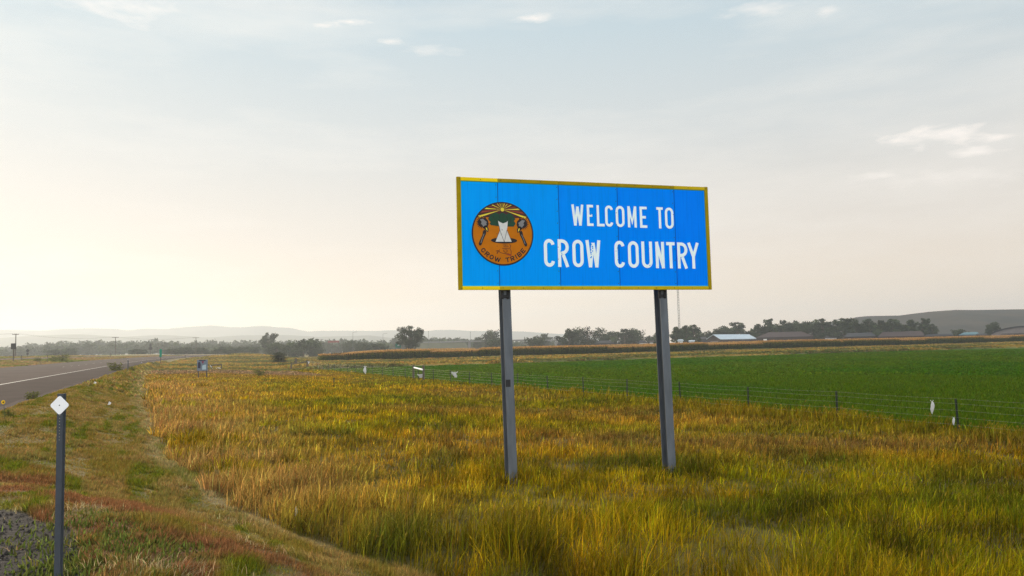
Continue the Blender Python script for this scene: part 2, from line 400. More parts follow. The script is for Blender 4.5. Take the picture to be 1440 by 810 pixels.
def hill(name, prof, Yd, depth, col, seed, amp=.06, kbase=0, mcol2=None):
    """a ridge: silhouette profile (px, py) at distance Yd, falling away before and behind"""
    pxs = np.array([p[0] for p in prof], float); pys = np.array([p[1] for p in prof], float)
    n = 260; px = np.linspace(pxs[0], pxs[-1], n); py = np.interp(px, pxs, pys)
    rows = 26; vs = np.zeros((rows, n, 3))
    for k in range(n):
        top = P(px[k], py[k], Yd)
        for q in range(rows):
            tt = q / (rows - 1) * 2 - 1                       # -1 front .. 1 back
            yy = Yd + tt * depth * (1 + .0 * k); hh = (1 - abs(tt)) ** .8
            xx = top.x + tt * depth * .15
            nn = float(fbm(np.float64(xx / 90), np.float64(yy / 60), seed, 4)) - .5
            vs[q, k] = (xx, yy, 0.5 + max(0, top.z - .5) * (hh + amp * 4 * nn * (1 - hh) * hh * 2))
    i, j = np.meshgrid(np.arange(rows - 1), np.arange(n - 1), indexing='ij')
    f = np.stack([i * n + j, i * n + j + 1, (i + 1) * n + j + 1, (i + 1) * n + j], -1).reshape(-1, 4)
    mm = mat(name + '_slope', col, .95, noise=.35, scale=.012, bump=3, col2=mcol2, spec=.1)
    return tag(np_mesh(name, vs.reshape(-1, 3), f, None, mm, True), kind='structure')
hill('far_hills', [(-700, 470), (-400, 460), (-120, 466), (0, 462.5), (30, 463), (60, 464), (90, 461.5), (130, 460.5), (160, 461), (180, 463.5), (205, 461), (235, 461.5), (262, 459), (285, 457.5), (300, 456.5), (325, 459), (345, 459), (360, 457.5), (372, 457.2), (388, 459), (408, 460), (420, 463), (434, 465.5), (455, 464.3), (490, 464), (530, 464.5), (555, 463.5), (590, 466), (615, 463.5), (635, 463), (660, 464.5), (700, 465), (735, 465.5), (770, 468), (800, 470), (850, 474), (900, 479)], 4300, 560, (.13, .12, .09), 3)
hill('near_hills', [(-700, 480), (-300, 474), (0, 475), (50, 471), (110, 469), (170, 473), (230, 470), (290, 474), (340, 471), (400, 470), (450, 473), (520, 471), (560, 476), (600, 480)], 3000, 420, (.11, .11, .08), 9)
hill('mesa', [(1030, 478), (1060, 470), (1090, 459), (1105, 455), (1130, 453.5), (1165, 452), (1190, 449.5), (1205, 445), (1218, 443.8), (1240, 443.5), (1262, 443), (1285, 440), (1310, 437), (1340, 435), (1365, 435.3), (1400, 434.6), (1440, 434), (1600, 431), (1900, 428), (2300, 440)], 1000, 210, (.03, .03, .024), 17, amp=.1, mcol2=(.05, .04, .028))

# ------------------------------------------------------------------ grass
def blades(name, x, y, h, wd, col, lean=.3, seed=1, heads=0., bend=.35, zoff=0., label=None, kind='stuff'):
    g = np.random.default_rng(seed); n = len(x)
    z = H(x, y) - .02 + zoff
    a = g.uniform(0, 2 * np.pi, n)
    dx, dy = np.cos(a) * wd / 2, np.sin(a) * wd / 2
    la = g.normal(0, .8, n) + 5.0 * (vnoise(x * 3.1, y * 3.1, 141) - .5) + 2.0 * (vnoise(x * 9, y * 9, 143) - .5)                                    # wind from the left: most blades lean to +x
    ln = np.abs(g.normal(lean, lean * .75, n)) * h
    lx, ly = np.cos(la) * ln, np.sin(la) * ln - .1 * ln
    tipz = np.sqrt(np.maximum(h * h - ln * ln, (h * .3) ** 2))
    b = np.stack([x, y, z], -1)
    v = np.empty((n, 5, 3), np.float32)
    v[:, 0] = b - np.stack([dx, dy, 0 * dx], -1); v[:, 1] = b + np.stack([dx, dy, 0 * dx], -1)
    mid = b + np.stack([lx * bend, ly * bend, tipz * .58], -1)
    v[:, 2] = mid + np.stack([dx, dy, 0 * dx], -1) * .85; v[:, 3] = mid - np.stack([dx, dy, 0 * dx], -1) * .85
    v[:, 4] = b + np.stack([lx, ly, tipz], -1)
    base = (np.arange(n) * 5)[:, None]
    q = base + np.array([[0, 1, 2, 3]]); tr = base + np.array([[3, 2, 4]])
    c = np.repeat(col[:, None, :], 5, 1).astype(np.float32)
    vs = v.reshape(-1, 3); cs = c.reshape(-1, 3)
    fs = [q, tr]
    if heads > 0:
        k = np.nonzero(g.random(n) < heads)[0]; m_ = len(k)
        hv = np.empty((m_, 4, 3), np.float32); tip = v[k, 4]; dn = tip - v[k, 2]; dn /= np.linalg.norm(dn, axis=1)[:, None]
        hl = (h[k] * g.uniform(.12, .22, m_))[:, None]; sd_ = np.stack([dx[k], dy[k], 0 * dx[k]], -1) * 1.25
        hv[:, 0] = tip - dn * .02; hv[:, 1] = tip + dn * hl * .4 + sd_; hv[:, 2] = tip + dn * hl; hv[:, 3] = tip + dn * hl * .4 - sd_
        vs = np.concatenate([vs, hv.reshape(-1, 3)]); hc = np.clip(col[k] * .6 + np.array((.2, .12, .03)) * .6, 0, 1); cs = np.concatenate([cs, np.repeat(hc[:, None], 4, 1).reshape(-1, 3)])
        fs.append((np.arange(m_) * 4 + n * 5)[:, None] + np.array([[0, 1, 2, 3]]))
    o = np_mesh(name, vs, fs, cs, M_grass)
    return tag(o, label, None, None, kind)
HALF = R(42)
def scatter(r0, r1, k, lai, h, seed):
    g = np.random.default_rng(seed); n = int(2 * HALF * lai / (k * h) * (r1 - r0))
    r = g.uniform(r0, r1, n); a = g.uniform(-HALF, HALF, n)
    return r * np.sin(a), r * np.cos(a), r
def varied(c, g, s=.28):
    n = len(c); v = np.exp(g.normal(0, s, n))[:, None]; hue = g.normal(0, .12, n)
    out = c * v; out[:, 0] *= 1 + hue; out[:, 1] *= 1 - hue * .3
    return np.clip(out, .005, .75)
# tall field grass, three distances
allx = []
for (r0, r1, k, lai, seed) in ((4.5, 16, .0009, 3.0, 1), (16, 45, .0010, 2.3, 2), (45, 110, .0012, 1.6, 3), (110, 260, .0021, 1.3, 4)):
    x, y, r = scatter(r0, r1, k, lai, .4, seed); zn = zone(x, y); keep = zn == 1; x, y, r = x[keep], y[keep], r[keep]
    g = np.random.default_rng(seed + 100)
    cl = fbm(x * 1.1, y * 1.1, 91, 2); big = fbm(x * .22, y * .22, 95)
    tuft = ss((fbm(x * 1.1 + .3 * y, y * 1.4, 92, 2) - .34) / .3)
    h = (.09 + .09 * cl + .15 * tuft + .06 * big) * g.uniform(.6, 1.15, len(x))
    u, v = uv(x, y); h *= .75 + .25 * ss((u - shift(v) - toe(v)) / .9); h = h * (1 + .12 * ss((13 - r) / 4)) * (1 - .3 * ss((r - 50) / 40))
    h *= 1 + .7 * ss((u - 19.5 - 2 * big) / 1.5) * (r < 60); h *= 1 + .7 * ss(1 - (u - toe(v)) / 2.6)
    keep = g.random(len(x)) < .4 + .5 * ss((cl - .32) / .2) + .3 * tuft
    x, y, r, h = x[keep], y[keep], r[keep], h[keep]
    if r0 < 10:
        t2 = fbm(x * .95 + .3 * y, y * 1.15, 161, 2); nr_ = ss((12.5 - r) / 3.5); h = h * (1 + nr_ * (1.15 * t2 - .45)); kk2 = g.random(len(x)) > nr_ * .72 * ss((.47 - t2) / .12); x, y, r, h = x[kk2], y[kk2], r[kk2], h[kk2]
    wd = np.maximum(.005, k * r) * g.uniform(.7, 1.3, len(x))
    tc_ = .62 + .76 * fbm(x * 6, y * 6, 151, 2)
    allx.append((x, y, h, wd, varied(gcol(x, y) * tc_[:, None], g, .38)))
x, y, h, wd, cc = [np.concatenate([a[i] for a in allx]) for i in range(5)]
blades('field_grass', x, y, h, wd, cc, .5, 5, heads=.10, label='tall golden green grass filling the field around the sign')
# mown verge
allx = []
for (r0, r1, k, lai, seed, hh) in ((4.2, 14, .0007, 2.3, 11, .07), (14, 50, .0010, 1.9, 12, .07), (50, 160, .003, .8, 13, .13)):
    x, y, r = scatter(r0, r1, k, lai, hh, seed)
    keep = (x < 4) & (zone(x, y) == 0); x, y, r = x[keep], y[keep], r[keep]; g = np.random.default_rng(seed + 100)
    uu_, vv_ = uv(x, y); cl = .6 * fbm(uu_ * 2.4, vv_ * .55, 93, 2) + .4 * fbm(x * 3.5, y * 3.5, 94, 2)
    h = hh * (.6 + 1.0 * ss((cl - .35) / .3)) * g.uniform(.6, 1.3, len(x))
    keep = g.random(len(x)) < .6 + .5 * ss((cl - .3) / .2); x, y, r, h = x[keep], y[keep], r[keep], h[keep]
    wd = np.maximum(.0045, k * r) * g.uniform(.7, 1.3, len(x))
    allx.append((x, y, h, wd, varied(gcol(x, y), g, .32 if r0 < 14 else .2)))
x, y, h, wd, cc = [np.concatenate([a[i] for a in allx]) for i in range(5)]
blades('verge_grass', x, y, h, wd, cc, .5, 6, label='short mown grass in rust, olive and straw tones on the road bank')
# crop
allx = []
for (r0, r1, k, lai, seed, hh) in ((24, 70, .0013, 1.3, 21, .2), (70, 200, .003, .8, 22, .2)):
    x, y, r = scatter(r0, r1, k, lai, hh, seed); keep = zone(x, y) == 2; x, y, r = x[keep], y[keep], r[keep]; g = np.random.default_rng(seed + 100)
    h = hh * (.7 + .6 * fbm(x * .5, y * .5, 97, 2)) * g.uniform(.7, 1.2, len(x))
    wd = k * r * g.uniform(.7, 1.4, len(x)); allx.append((x, y, h, wd, varied(gcol(x, y), g, .2)))
x, y, h, wd, cc = [np.concatenate([a[i] for a in allx]) for i in range(5)]
blades('green_crop', x, y, h, wd, cc, .3, 7, label='low dark green crop growing beyond the wire fence')
# rough strip, far verge
allx = []
for (r0, r1, k, lai, seed, hh) in ((95, 420, .0042, 1.0, 31, .38),):
    x, y, r = scatter(r0, r1, k, lai, hh, seed); zn = zone(x, y); keep = (zn == 3) | (zn == 6); x, y, r, zn = x[keep], y[keep], r[keep], zn[keep]; g = np.random.default_rng(seed + 100)
    h = hh * (.35 + 1.1 * ss((fbm(x * .07, y * .14, 99, 3) - .3) / .4)) * g.uniform(.7, 1.2, len(x)); h = np.where(zn == 6, h * .5, h)
    wd = k * r * g.uniform(.7, 1.4, len(x)); allx.append((x, y, h, wd, varied(gcol(x, y), g, .2)))
x, y, h, wd, cc = [np.concatenate([a[i] for a in allx]) for i in range(5)]
blades('rough_grass', x, y, h, wd, cc, .3, 8, label='tan rough grass on the bank before the maize and along the far road')

# ------------------------------------------------------------------ maize
def maize():
    g = np.random.default_rng(55); vs = []; cs = []
    def wpt(a, s):                                             # a along the edge, s depth behind the edge
        return a * .935 - (235 + s) * .354, a * .354 + (235 + s) * .935
    # front rows thick, further rows only tops
    A = []; S = []
    for row in range(9):
        n = 1750 if row < 5 else 1100
        A.append(g.uniform(28, 400, n)); S.append(np.full(n, row * .9) + g.normal(0, .12, n))
    A.append(g.uniform(28, 620, 42000)); S.append(8 + 300 * g.random(42000) ** 1.6)
    a = np.concatenate(A); s = np.concatenate(S)
    x, y = wpt(a, s); u, v = uv(x, y); k = x > -57.5 - .2 * (y - 230) + 1.5 * g.random(len(u)); x, y, s = x[k], y[k], s[k]; n = len(x)
    hgt = (3.0 + .45 * (fbm(x * .03, y * .03, 201) - .5) + g.normal(0, .13, n)); hgt *= 1 - .2 * (fbm(x * .05, y * 0, 205) > .62); z0 = H(x, y)
    ends = ss((x + 57 + .2 * (y - 230)) / 22); hgt *= .66 + .34 * ends
    Vs = []; Cs = []
    for lv in range(9):                                        # leaves, from low to tassel
        f = (lv + .6) / 9.; k = np.ones(n, bool) if lv >= 6 else (s < 8)
        xx, yy, zz, hh = x[k], y[k], z0[k], hgt[k]; m_ = len(xx); an = g.uniform(0, 2 * np.pi, m_)
        ln = g.uniform(.35, .6, m_) * (1 - .35 * f); wdt = .11
        if lv < 8:
            dxx, dyy = np.cos(an), np.sin(an); b = np.stack([xx, yy, zz + hh * f * .93], -1)
            p = np.stack([-dyy, dxx, 0 * dxx], -1) * wdt; d = np.stack([dxx * ln, dyy * ln, ln * .45], -1); d2 = np.stack([dxx * ln * 1.7, dyy * ln * 1.7, ln * .05], -1)
            q = np.stack([b - p * .6, b + p * .6, b + d + p, b + d - p], 1); q2 = np.stack([b + d - p, b + d + p, b + d2 + p * .2, b + d2 - p * .2], 1)
            col = np.array((.045, .085, .010)) * (1 - f) + np.array((.15, .17, .018)) * f  # lower leaves darker: canopy shade put into the leaf green
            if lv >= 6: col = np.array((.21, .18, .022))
            cc = np.clip(col * np.exp(g.normal(0, .2, (m_, 1))), 0, 1)
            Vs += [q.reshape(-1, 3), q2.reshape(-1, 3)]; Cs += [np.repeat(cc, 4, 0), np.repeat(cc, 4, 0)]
        else:
            for t_ in range(3):
                an = g.uniform(0, 2 * np.pi, m_); dxx, dyy = np.cos(an), np.sin(an); b = np.stack([xx, yy, zz + hh * .86], -1); l2 = g.uniform(.25, .5, m_)
                d = np.stack([dxx * l2 * .45, dyy * l2 * .45, l2], -1); p = np.stack([-dyy, dxx, 0 * dxx], -1) * .075
                q = np.stack([b - p, b + p, b + d + p, b + d - p], 1); cc = np.clip(np.array((.44, .25, .085)) * np.exp(g.normal(0, .22, (m_, 1))), 0, 1)
                Vs.append(q.reshape(-1, 3)); Cs.append(np.repeat(cc, 4, 0))
    V = np.concatenate(Vs); C = np.concatenate(Cs); Fq = np.arange(len(V)).reshape(-1, 4)
    # the dense inside of the stand
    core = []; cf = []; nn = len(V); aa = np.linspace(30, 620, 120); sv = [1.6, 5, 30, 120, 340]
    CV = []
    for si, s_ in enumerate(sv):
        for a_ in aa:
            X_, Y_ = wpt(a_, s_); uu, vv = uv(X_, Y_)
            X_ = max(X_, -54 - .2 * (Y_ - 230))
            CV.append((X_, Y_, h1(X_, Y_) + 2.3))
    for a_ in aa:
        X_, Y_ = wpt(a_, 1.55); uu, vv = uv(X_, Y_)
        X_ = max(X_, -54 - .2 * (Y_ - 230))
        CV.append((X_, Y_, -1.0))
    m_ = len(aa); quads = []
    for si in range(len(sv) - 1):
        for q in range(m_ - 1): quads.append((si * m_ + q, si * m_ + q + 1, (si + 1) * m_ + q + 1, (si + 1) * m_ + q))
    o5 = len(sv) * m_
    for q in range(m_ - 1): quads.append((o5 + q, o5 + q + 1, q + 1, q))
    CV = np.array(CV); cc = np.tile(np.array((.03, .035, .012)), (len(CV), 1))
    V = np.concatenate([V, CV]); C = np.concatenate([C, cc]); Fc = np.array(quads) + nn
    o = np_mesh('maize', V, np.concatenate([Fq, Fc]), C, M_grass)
    tag(o, 'ripe maize stand with orange tassels in front of the distant trees', None, None, 'stuff')
maize()

# ------------------------------------------------------------------ trees
def make_tree(name, hgt, wid, seed, n=2200, leaf=.35, kind='round', col=(.06, .08, .035), trunk_frac=.22, multi=1, cs=.82):
    """trunk with limbs; a crown of leaf clumps with gaps"""
    g = np.random.default_rng(seed); rnd = random.Random(seed)
    root = empty(name)
    tb = MB(); clumps = []
    for q in range(multi):
        bx_ = rnd.uniform(-.12, .12) * wid if multi > 1 else 0
        top = Vector((bx_ + rnd.uniform(-.05, .05) * wid, rnd.uniform(-.05, .05) * wid, hgt * .88)); b = Vector((bx_, 0, -.3)); mid = b.lerp(top, .5) + Vector((rnd.uniform(-.03, .03) * wid, 0, 0))
        tb.tube([b, mid, top], [hgt * .028, hgt * .018, hgt * .005], 7)
        nl = 9 if kind != 'column' else 7
        for k in range(nl):
            f = trunk_frac + (.82 - trunk_frac) * (k + rnd.random() * .6) / nl; p = b.lerp(top, f); an = rnd.uniform(0, 6.28) + k * 2.4
            if kind == 'round': rad = wid * .5 * math.sin(math.pi * min(1, (f - trunk_frac * .6) / (1.1 - trunk_frac * .6))) ** .6 * rnd.uniform(.55, 1)
            elif kind == 'column': rad = wid * .42 * rnd.uniform(.5, 1) * (1.15 - f * .5)
            else: rad = wid * .5 * rnd.uniform(.5, 1)
            e = p + Vector((math.cos(an) * rad, math.sin(an) * rad, hgt * (.14 if kind == 'round' else .2)))
            tb.tube([p, p.lerp(e, .5) + Vector((0, 0, hgt * .02)), e], [hgt * .011, hgt * .007, hgt * .003], 5)
            clumps.append((e, wid * rnd.uniform(.16, .27))); clumps.append((p.lerp(e, .6), wid * rnd.uniform(.13, .22)))
            if kind in ('bushy', 'column') or k % 2: clumps.append((Vector((e.x * .8, e.y * .8, max(hgt * .1, e.z - hgt * .22))), wid * rnd.uniform(.14, .22)))
        clumps.append((top, wid * .15)); clumps.append((top.lerp(b, .2), wid * .2))
    clumps = [(a_, b_ * cs) for a_, b_ in clumps]
    for k in range(14 if kind != 'column' else 8):                 # stray outer clumps for a ragged edge
        cpt, cr = rnd.choice(clumps); an = rnd.uniform(0, 6.28)
        clumps.append((cpt + Vector((math.cos(an), math.sin(an), rnd.uniform(-.5, .8))) * cr, cr * rnd.uniform(.35, .6)))
    wts = np.array([c_[1] ** 2 for c_ in clumps]); wts /= wts.sum(); idx = g.choice(len(clumps), n, p=wts)
    cen = np.array([tuple(c_[0]) for c_ in clumps])[idx]; rad = np.array([c_[1] for c_ in clumps])[idx]
    d = g.normal(0, 1, (n, 3)); d /= np.linalg.norm(d, axis=1)[:, None]; d[:, 2] *= .8
    pos = cen + d * (rad * g.random(n) ** .45)[:, None]; pos[:, 2] = np.maximum(pos[:, 2], hgt * .03)
    e1 = g.normal(0, 1, (n, 3)); e1 /= np.linalg.norm(e1, axis=1)[:, None]; e2 = np.cross(e1, g.normal(0, 1, (n, 3))); e2 /= np.linalg.norm(e2, axis=1)[:, None]
    s_ = (leaf * g.uniform(.5, 1.2, n))[:, None]
    q = np.stack([pos - e1 * s_, pos + e2 * s_ * .6, pos + e1 * s_, pos - e2 * s_ * .6], 1)
    ccol = np.array(col) * np.exp(g.normal(0, .3, (len(clumps), 1)))[idx] * np.exp(g.normal(0, .2, (n, 1)))
    cr = np_mesh('crown', q.reshape(-1, 3), np.arange(4 * n).reshape(-1, 4), np.repeat(np.clip(ccol, 0, 1), 4, 0), M_leaf)
    cr.parent = root
    tb.build('trunk', M_bark, root)
    return root
protos = {}
DG = (.04, .055, .022)
def get_proto(k):
    """each first use builds the tree, later uses copy it with its parts"""
    if k not in protos:
        kind, i = k
        if kind == 'round': protos[k] = [make_tree('broadleaf_tree', 10, 10, 300 + i, 3600, .4, 'round', DG, .14, 1, .86), True]
        elif kind == 'column': protos[k] = [make_tree('poplar_tree', 10, 5, 400 + i, 2800, .3, 'column', (.05, .07, .03), .08, 2), True]
        elif kind == 'open': protos[k] = [make_tree('open_tree', 10, 11, 500 + i, 2300, .38, 'round', (.045, .055, .028), .18, 2), True]
        else: protos[k] = [make_tree('bush', 10, 13, 600 + i, 3200, .55, 'bushy', DG, .03, 3), True]
    r, first = protos[k]
    if first: protos[k][1] = False; return r
    return copy_tree(r)
def plant(k, px, ytop, wpx, Yd, label, cat='tree', group=None, base=None):
    o = get_proto(k); top = P(px, ytop, Yd); zb = h1(top.x, Yd) if base is None else base
    hh = max(1.0, top.z - zb); ww = wpx / F * Yd; bw = {'round': 10, 'column': 5, 'open': 11, 'bush': 13}[k[0]]
    o.location = (top.x, Yd, zb); o.scale = (ww * 1.5 / bw, ww * 1.5 / bw, hh / 9.4); o.rotation_euler = (0, 0, random.uniform(0, 6.28) if k[0] != 'x' else 0)
    tag(o, label, cat, group); return o
big = make_tree('cottonwood_tree', 14, 14.5, 901, 8000, .36, 'round', (.045, .055, .026), .14, 3, .6)
tp = P(577, 455, 400); big.location = (tp.x, 400, .5); big.scale = (1.0, 1.0, (tp.z - .5) / 14.3)
tag(big, 'large ragged dark cottonwood standing alone above the maize left of the sign', 'tree')
G1 = 'trees standing beyond the maize'
for a in ((('open', 0), 690, 465, 26, 640, 'grey green tree behind the overpass, nearest to the left sign post'),
          (('round', 2), 669, 475, 14, 700, 'small faint round tree just left of the tree by the left sign post'),
          (('bush', 0), 703, 478, 22, 500, 'dark low bush under the overpass left of the left sign post'),
          (('bush', 1), 752, 475, 18, 520, 'dark ragged bush right beside the left sign post, beneath the overpass deck'),
          (('round', 1), 767, 470, 16, 760, 'pale distant tree right of the left sign post'),
          (('round', 0), 799, 463.5, 23, 500, 'dense round topped tree, left of two standing side by side between the sign posts'),
          (('open', 1), 824, 460, 28, 490, 'open branched dark tree right of the dense round one, between the sign posts'),
          (('round', 3), 855, 467, 20, 560, 'low rounded tree in the middle between the sign posts'),
          (('round', 4), 878, 463, 24, 540, 'left half of the broad tree pair left of the right sign post'),
          (('open', 2), 894, 462, 20, 545, 'right half of the broad tree pair left of the right sign post'),
          (('bush', 2), 914, 473, 22, 600, 'low pale brush behind the small house by the right sign post'),
          (('column', 0), 927, 464, 10, 470, 'slim tree peeking out left of the right sign post'),
          (('column', 1), 951, 459, 13, 480, 'dark slim tree at the foot of the radio mast'),
          (('column', 2), 964, 457, 14, 470, 'poplar in front of the two white sheds, left of its pair'),
          (('column', 0), 976, 456, 14, 475, 'poplar in front of the two white sheds, right of its pair'),
          (('round', 2), 988, 469, 16, 620, 'faint low tree left of the white roofed barn'),
          (('round', 1), 1005, 463.5, 18, 560, 'light green small tree over the left gable of the white roofed barn'),
          (('round', 3), 1021, 459, 20, 560, 'mid green tree behind the middle of the white barn roof'),
          (('column', 1), 1037, 452.5, 18, 550, 'tall pointed tree behind the right half of the white barn roof'),
          (('round', 0), 1066, 457, 26, 520, 'wide round tree between the white and the brown roofed barns'),
          (('column', 2), 1084, 447.5, 15, 530, 'tallest tree behind the brown roofed barn'),
          (('round', 4), 1101, 451, 22, 535, 'full tree right of the tallest one behind the brown roof'),
          (('round', 1), 1120, 452.5, 20, 540, 'rounded tree above the right end of the brown roof'),
          (('round', 3), 1142, 457, 20, 500, 'low dark tree above the small white gabled house'),
          (('column', 0), 1156, 447.5, 19, 490, 'tall dense tree with a square top right of the brown roofed barn'),
          (('column', 1), 1184, 447, 22, 480, 'tall dark tree at the left end of the long shelterbelt'),
          (('round', 2), 1204, 450, 24, 485, 'second tree of the long shelterbelt counted from the left'),
          (('column', 2), 1221, 448, 18, 480, 'third tree of the long shelterbelt, taller than the second'),
          (('round', 4), 1238, 451, 22, 485, 'fourth tree of the long shelterbelt, lit on its left'),
          (('column', 0), 1253, 448, 17, 490, 'fifth tree of the shelterbelt, tallest in its middle'),
          (('round', 0), 1266, 458, 18, 480, 'low sixth tree in the dip of the shelterbelt'),
          (('column', 1), 1281, 449, 16, 480, 'seventh shelterbelt tree, left of the two standing proud at its right end'),
          (('column', 2), 1297, 447, 14, 480, 'eighth shelterbelt tree, right of the two standing proud at its right end'),
          (('column', 0), 1311, 455, 10, 480, 'small last tree at the right end of the shelterbelt'),
          (('round', 1), 1212, 456, 30, 540, 'shadowy tree filling the gap behind the second and third trees of the shelterbelt'),
          (('round', 3), 1247, 455, 32, 545, 'shadowy tree filling the gap behind the fourth and fifth trees of the shelterbelt'),
          (('round', 2), 1276, 458, 28, 545, 'shadowy tree behind the low dip of the shelterbelt'),
          (('round', 0), 1110, 456, 34, 580, 'broad dim tree behind the ridge of the brown roofed barn'),
          (('round', 4), 1170, 458, 24, 540, 'dim round tree between the square topped tree and the shelterbelt'),
          (('round', 2), 970, 462, 30, 560, 'dim broad tree behind the poplar pair'),
          (('round', 3), 1394, 454, 13, 470, 'single round tree left of the curved roofed hall'),
          (('bush', 1), 1350, 464, 16, 500, 'dark bush left of the turquoise roof'),
          (('round', 1), 375, 469.5, 15, 560, 'tree rising alone above the grey bushes behind the roadside shrub')):
    plant(*a, group=G1)
G2 = 'bushes along the foot of the far wood'
for (px, yt, wp, Yd, lab) in ((82, 491, 22, 560, 'leftmost wide hazy bush under the far wood'), (98.5, 490, 12, 560, 'small round hazy tree right of the wide hazy bush'), (195, 491, 15, 520, 'dome shaped hazy bush left of the stacked route signs'),
        (243, 490.5, 16, 520, 'hazy bush just right of the green mile plate'), (263, 488.5, 14, 520, 'hazy bush left of the third utility pole'), (284, 489, 13, 520, 'hazy bush right of the third utility pole'), (311, 488, 18, 515, 'taller hazy bush above the small bulletin sign'),
        (329, 489, 14, 510, 'hazy bush right of the one above the bulletin sign'), (349, 488, 20, 500, 'wide grey bush left of the lone rising tree'), (388, 483, 22, 490, 'grey bush right of the lone rising tree'), (406, 483, 20, 480, 'grey bush above the gate posts'),
        (428, 478, 26, 470, 'highest dark bush of the row, left of the red billboard'), (443, 481, 14, 470, 'dark bush end closest to the red billboard'), (525, 484, 26, 500, 'dark flat bush between the two street lights'), (505, 481, 9, 540, 'brownish round bush right of the first street light'), (490, 480, 12, 600, 'pale green tree left of the first street light'), (516, 482, 12, 600, 'reddish bush over the flat dark one')):
    plant(('bush', (int(px) % 3)), px, yt, wp, Yd, lab, 'bush', G2)
# the far wood reads as one mass
def far_wood():
    g = np.random.default_rng(77); prof = [(-300, 484), (0, 485), (25, 484), (40, 480.5), (60, 480), (90, 477), (100, 479), (125, 477), (150, 477.5), (165, 476.5), (175, 478.5), (190, 476), (205, 476.5), (217, 474), (226, 477), (240, 478), (262, 479), (285, 476), (300, 476.5), (320, 478), (350, 477), (365, 475), (385, 477), (420, 477), (450, 476), (470, 475), (500, 476), (530, 477), (550, 473), (575, 472), (600, 472), (640, 474), (680, 476), (760, 478), (830, 480)]
    px = g.uniform(-160, 830, 1500); yt = np.interp(px, [p[0] for p in prof], [p[1] for p in prof]); Vs = []; Cs = []
    for q in range(len(px)):
        near = g.random() < .45; Yd = g.uniform(760, 880) if near else g.uniform(1000, 1150)
        top = P(px[q], yt[q] + (g.uniform(3, 12) if near else g.uniform(0, 3.5)), Yd); zb = h1(top.x, Yd); hh = top.z - zb; wd = g.uniform(6, 11)
        n = 75; d = g.normal(0, 1, (n, 3)); d /= np.linalg.norm(d, axis=1)[:, None]; nb = 4; bc = g.uniform(-1, 1, (nb, 3)) * np.array((.55, .55, .38)); kk = g.integers(0, nb, n)
        pp = bc[kk] + d * .5 * (g.random(n) ** .35)[:, None]
        pos = np.array((top.x, Yd, zb + hh * .52)) + pp * np.array((wd * .8, wd * .8, hh * .56)); e1 = g.normal(0, 1, (n, 3)); e2 = g.normal(0, 1, (n, 3)); s_ = g.uniform(1.0, 2.0, (n, 1))
        e1 /= np.linalg.norm(e1, axis=1)[:, None]; e2 /= np.linalg.norm(e2, axis=1)[:, None]
        Vs.append(np.stack([pos - e1 * s_, pos + e2 * s_, pos + e1 * s_, pos - e2 * s_], 1).reshape(-1, 3)); c_ = np.array(DG) * np.exp(g.normal(0, .3)); Cs.append(np.tile(c_, (4 * n, 1)))
    V = np.concatenate(Vs); tag(np_mesh('far_wood', V, np.arange(len(V)).reshape(-1, 4), np.concatenate(Cs), M_leaf), 'long hazy wood closing the plain below the pale hills', None, None, 'stuff')
far_wood()
# roadside shrub by the gate and small weeds
g0 = hit(392, 511)
sh = make_tree('shrub', 3.2, 4.6, 77, 3600, .13, 'bushy', (.045, .05, .026), .02, 6, .5); sh.location = g0; sh.scale = (.9, .9, .95)
tag(sh, 'loose dark roadside shrub beside the wooden field gate', 'shrub')
wd0 = make_tree('weed', 1, 1.6, 78, 700, .07, 'bushy', (.13, .14, .03), .02, 5, .55)
for i, (px, py, s_, lab) in enumerate(((162, 521, 1.0, 'low green weed at the road edge left of the near marker post'), (186, 522, .6, 'small weed at the foot of the roadside marker post before the mile plate'), (53, 509, 1.3, 'bright green weed patch on the grass island across the road'), (88, 508, 2.2, 'brown upright weed on the grass island across the road'), (75, 508, 1.6, 'thin brown weed left of the larger brown one across the road'), (365, 529, .9, 'isolated dark weed in the golden field left of the shrub'), (12, 586, .22, 'weed under the sunflower at the pavement edge'), (46, 561, .32, 'weed tuft at the pavement edge above the white diamond marker'))):
    o = wd0 if i == 0 else copy_tree(wd0); o.location = hit(px, py); o.scale = (s_,) * 3; o.rotation_euler = (0, 0, i * 1.3); tag(o, lab, 'weed')

# ------------------------------------------------------------------ the big sign
yL, yR = 13.9, 15.38
SL = P(645, 407, yL); SR = P(1000, 408, yR)
zb = (SL.z + SR.z) / 2; SL = Vector((SL.x, SL.y, zb)); SR = Vector((SR.x, SR.y, zb))
ex = (SR - SL).normalized(); ez = Vector((0, 0, 1)); en = Vector((ex.y, -ex.x, 0))      # en: front normal
WS = (SR - SL).length; HS = P(643, 249, yL).z - zb
theta = math.atan2(ex.y, ex.x)
def loc(px, py):
    """photo pixel -> (s, t) on the sign face"""
    d = ray(px, py); k = (SL - Vector((0, 0, EYE))).dot(en) / d.dot(en); q = Vector((0, 0, EYE)) + d * k - SL
    return q.dot(ex), q.z
sign = empty('welcome_sign', (SL.x, SL.y, h1(SL.x, SL.y)), theta, 'large blue and yellow WELCOME TO CROW COUNTRY sign on two steel posts', 'sign')
ZB = zb - sign.location.z
def S(s, t, d=0): return (s, -d, ZB + t)       # local: x along, -y toward the reader
JX = [0] + [loc(x_, 330)[0] for x_ in (701, 786.5, 869.5, 949.5)] + [WS]
fr = .064
blues = [(0.0, .345, 1.0), (0.0, .32, 1.0), (0.0, .265, 1.), (0.0, .235, 1.), (0.0, .215, 1.)]
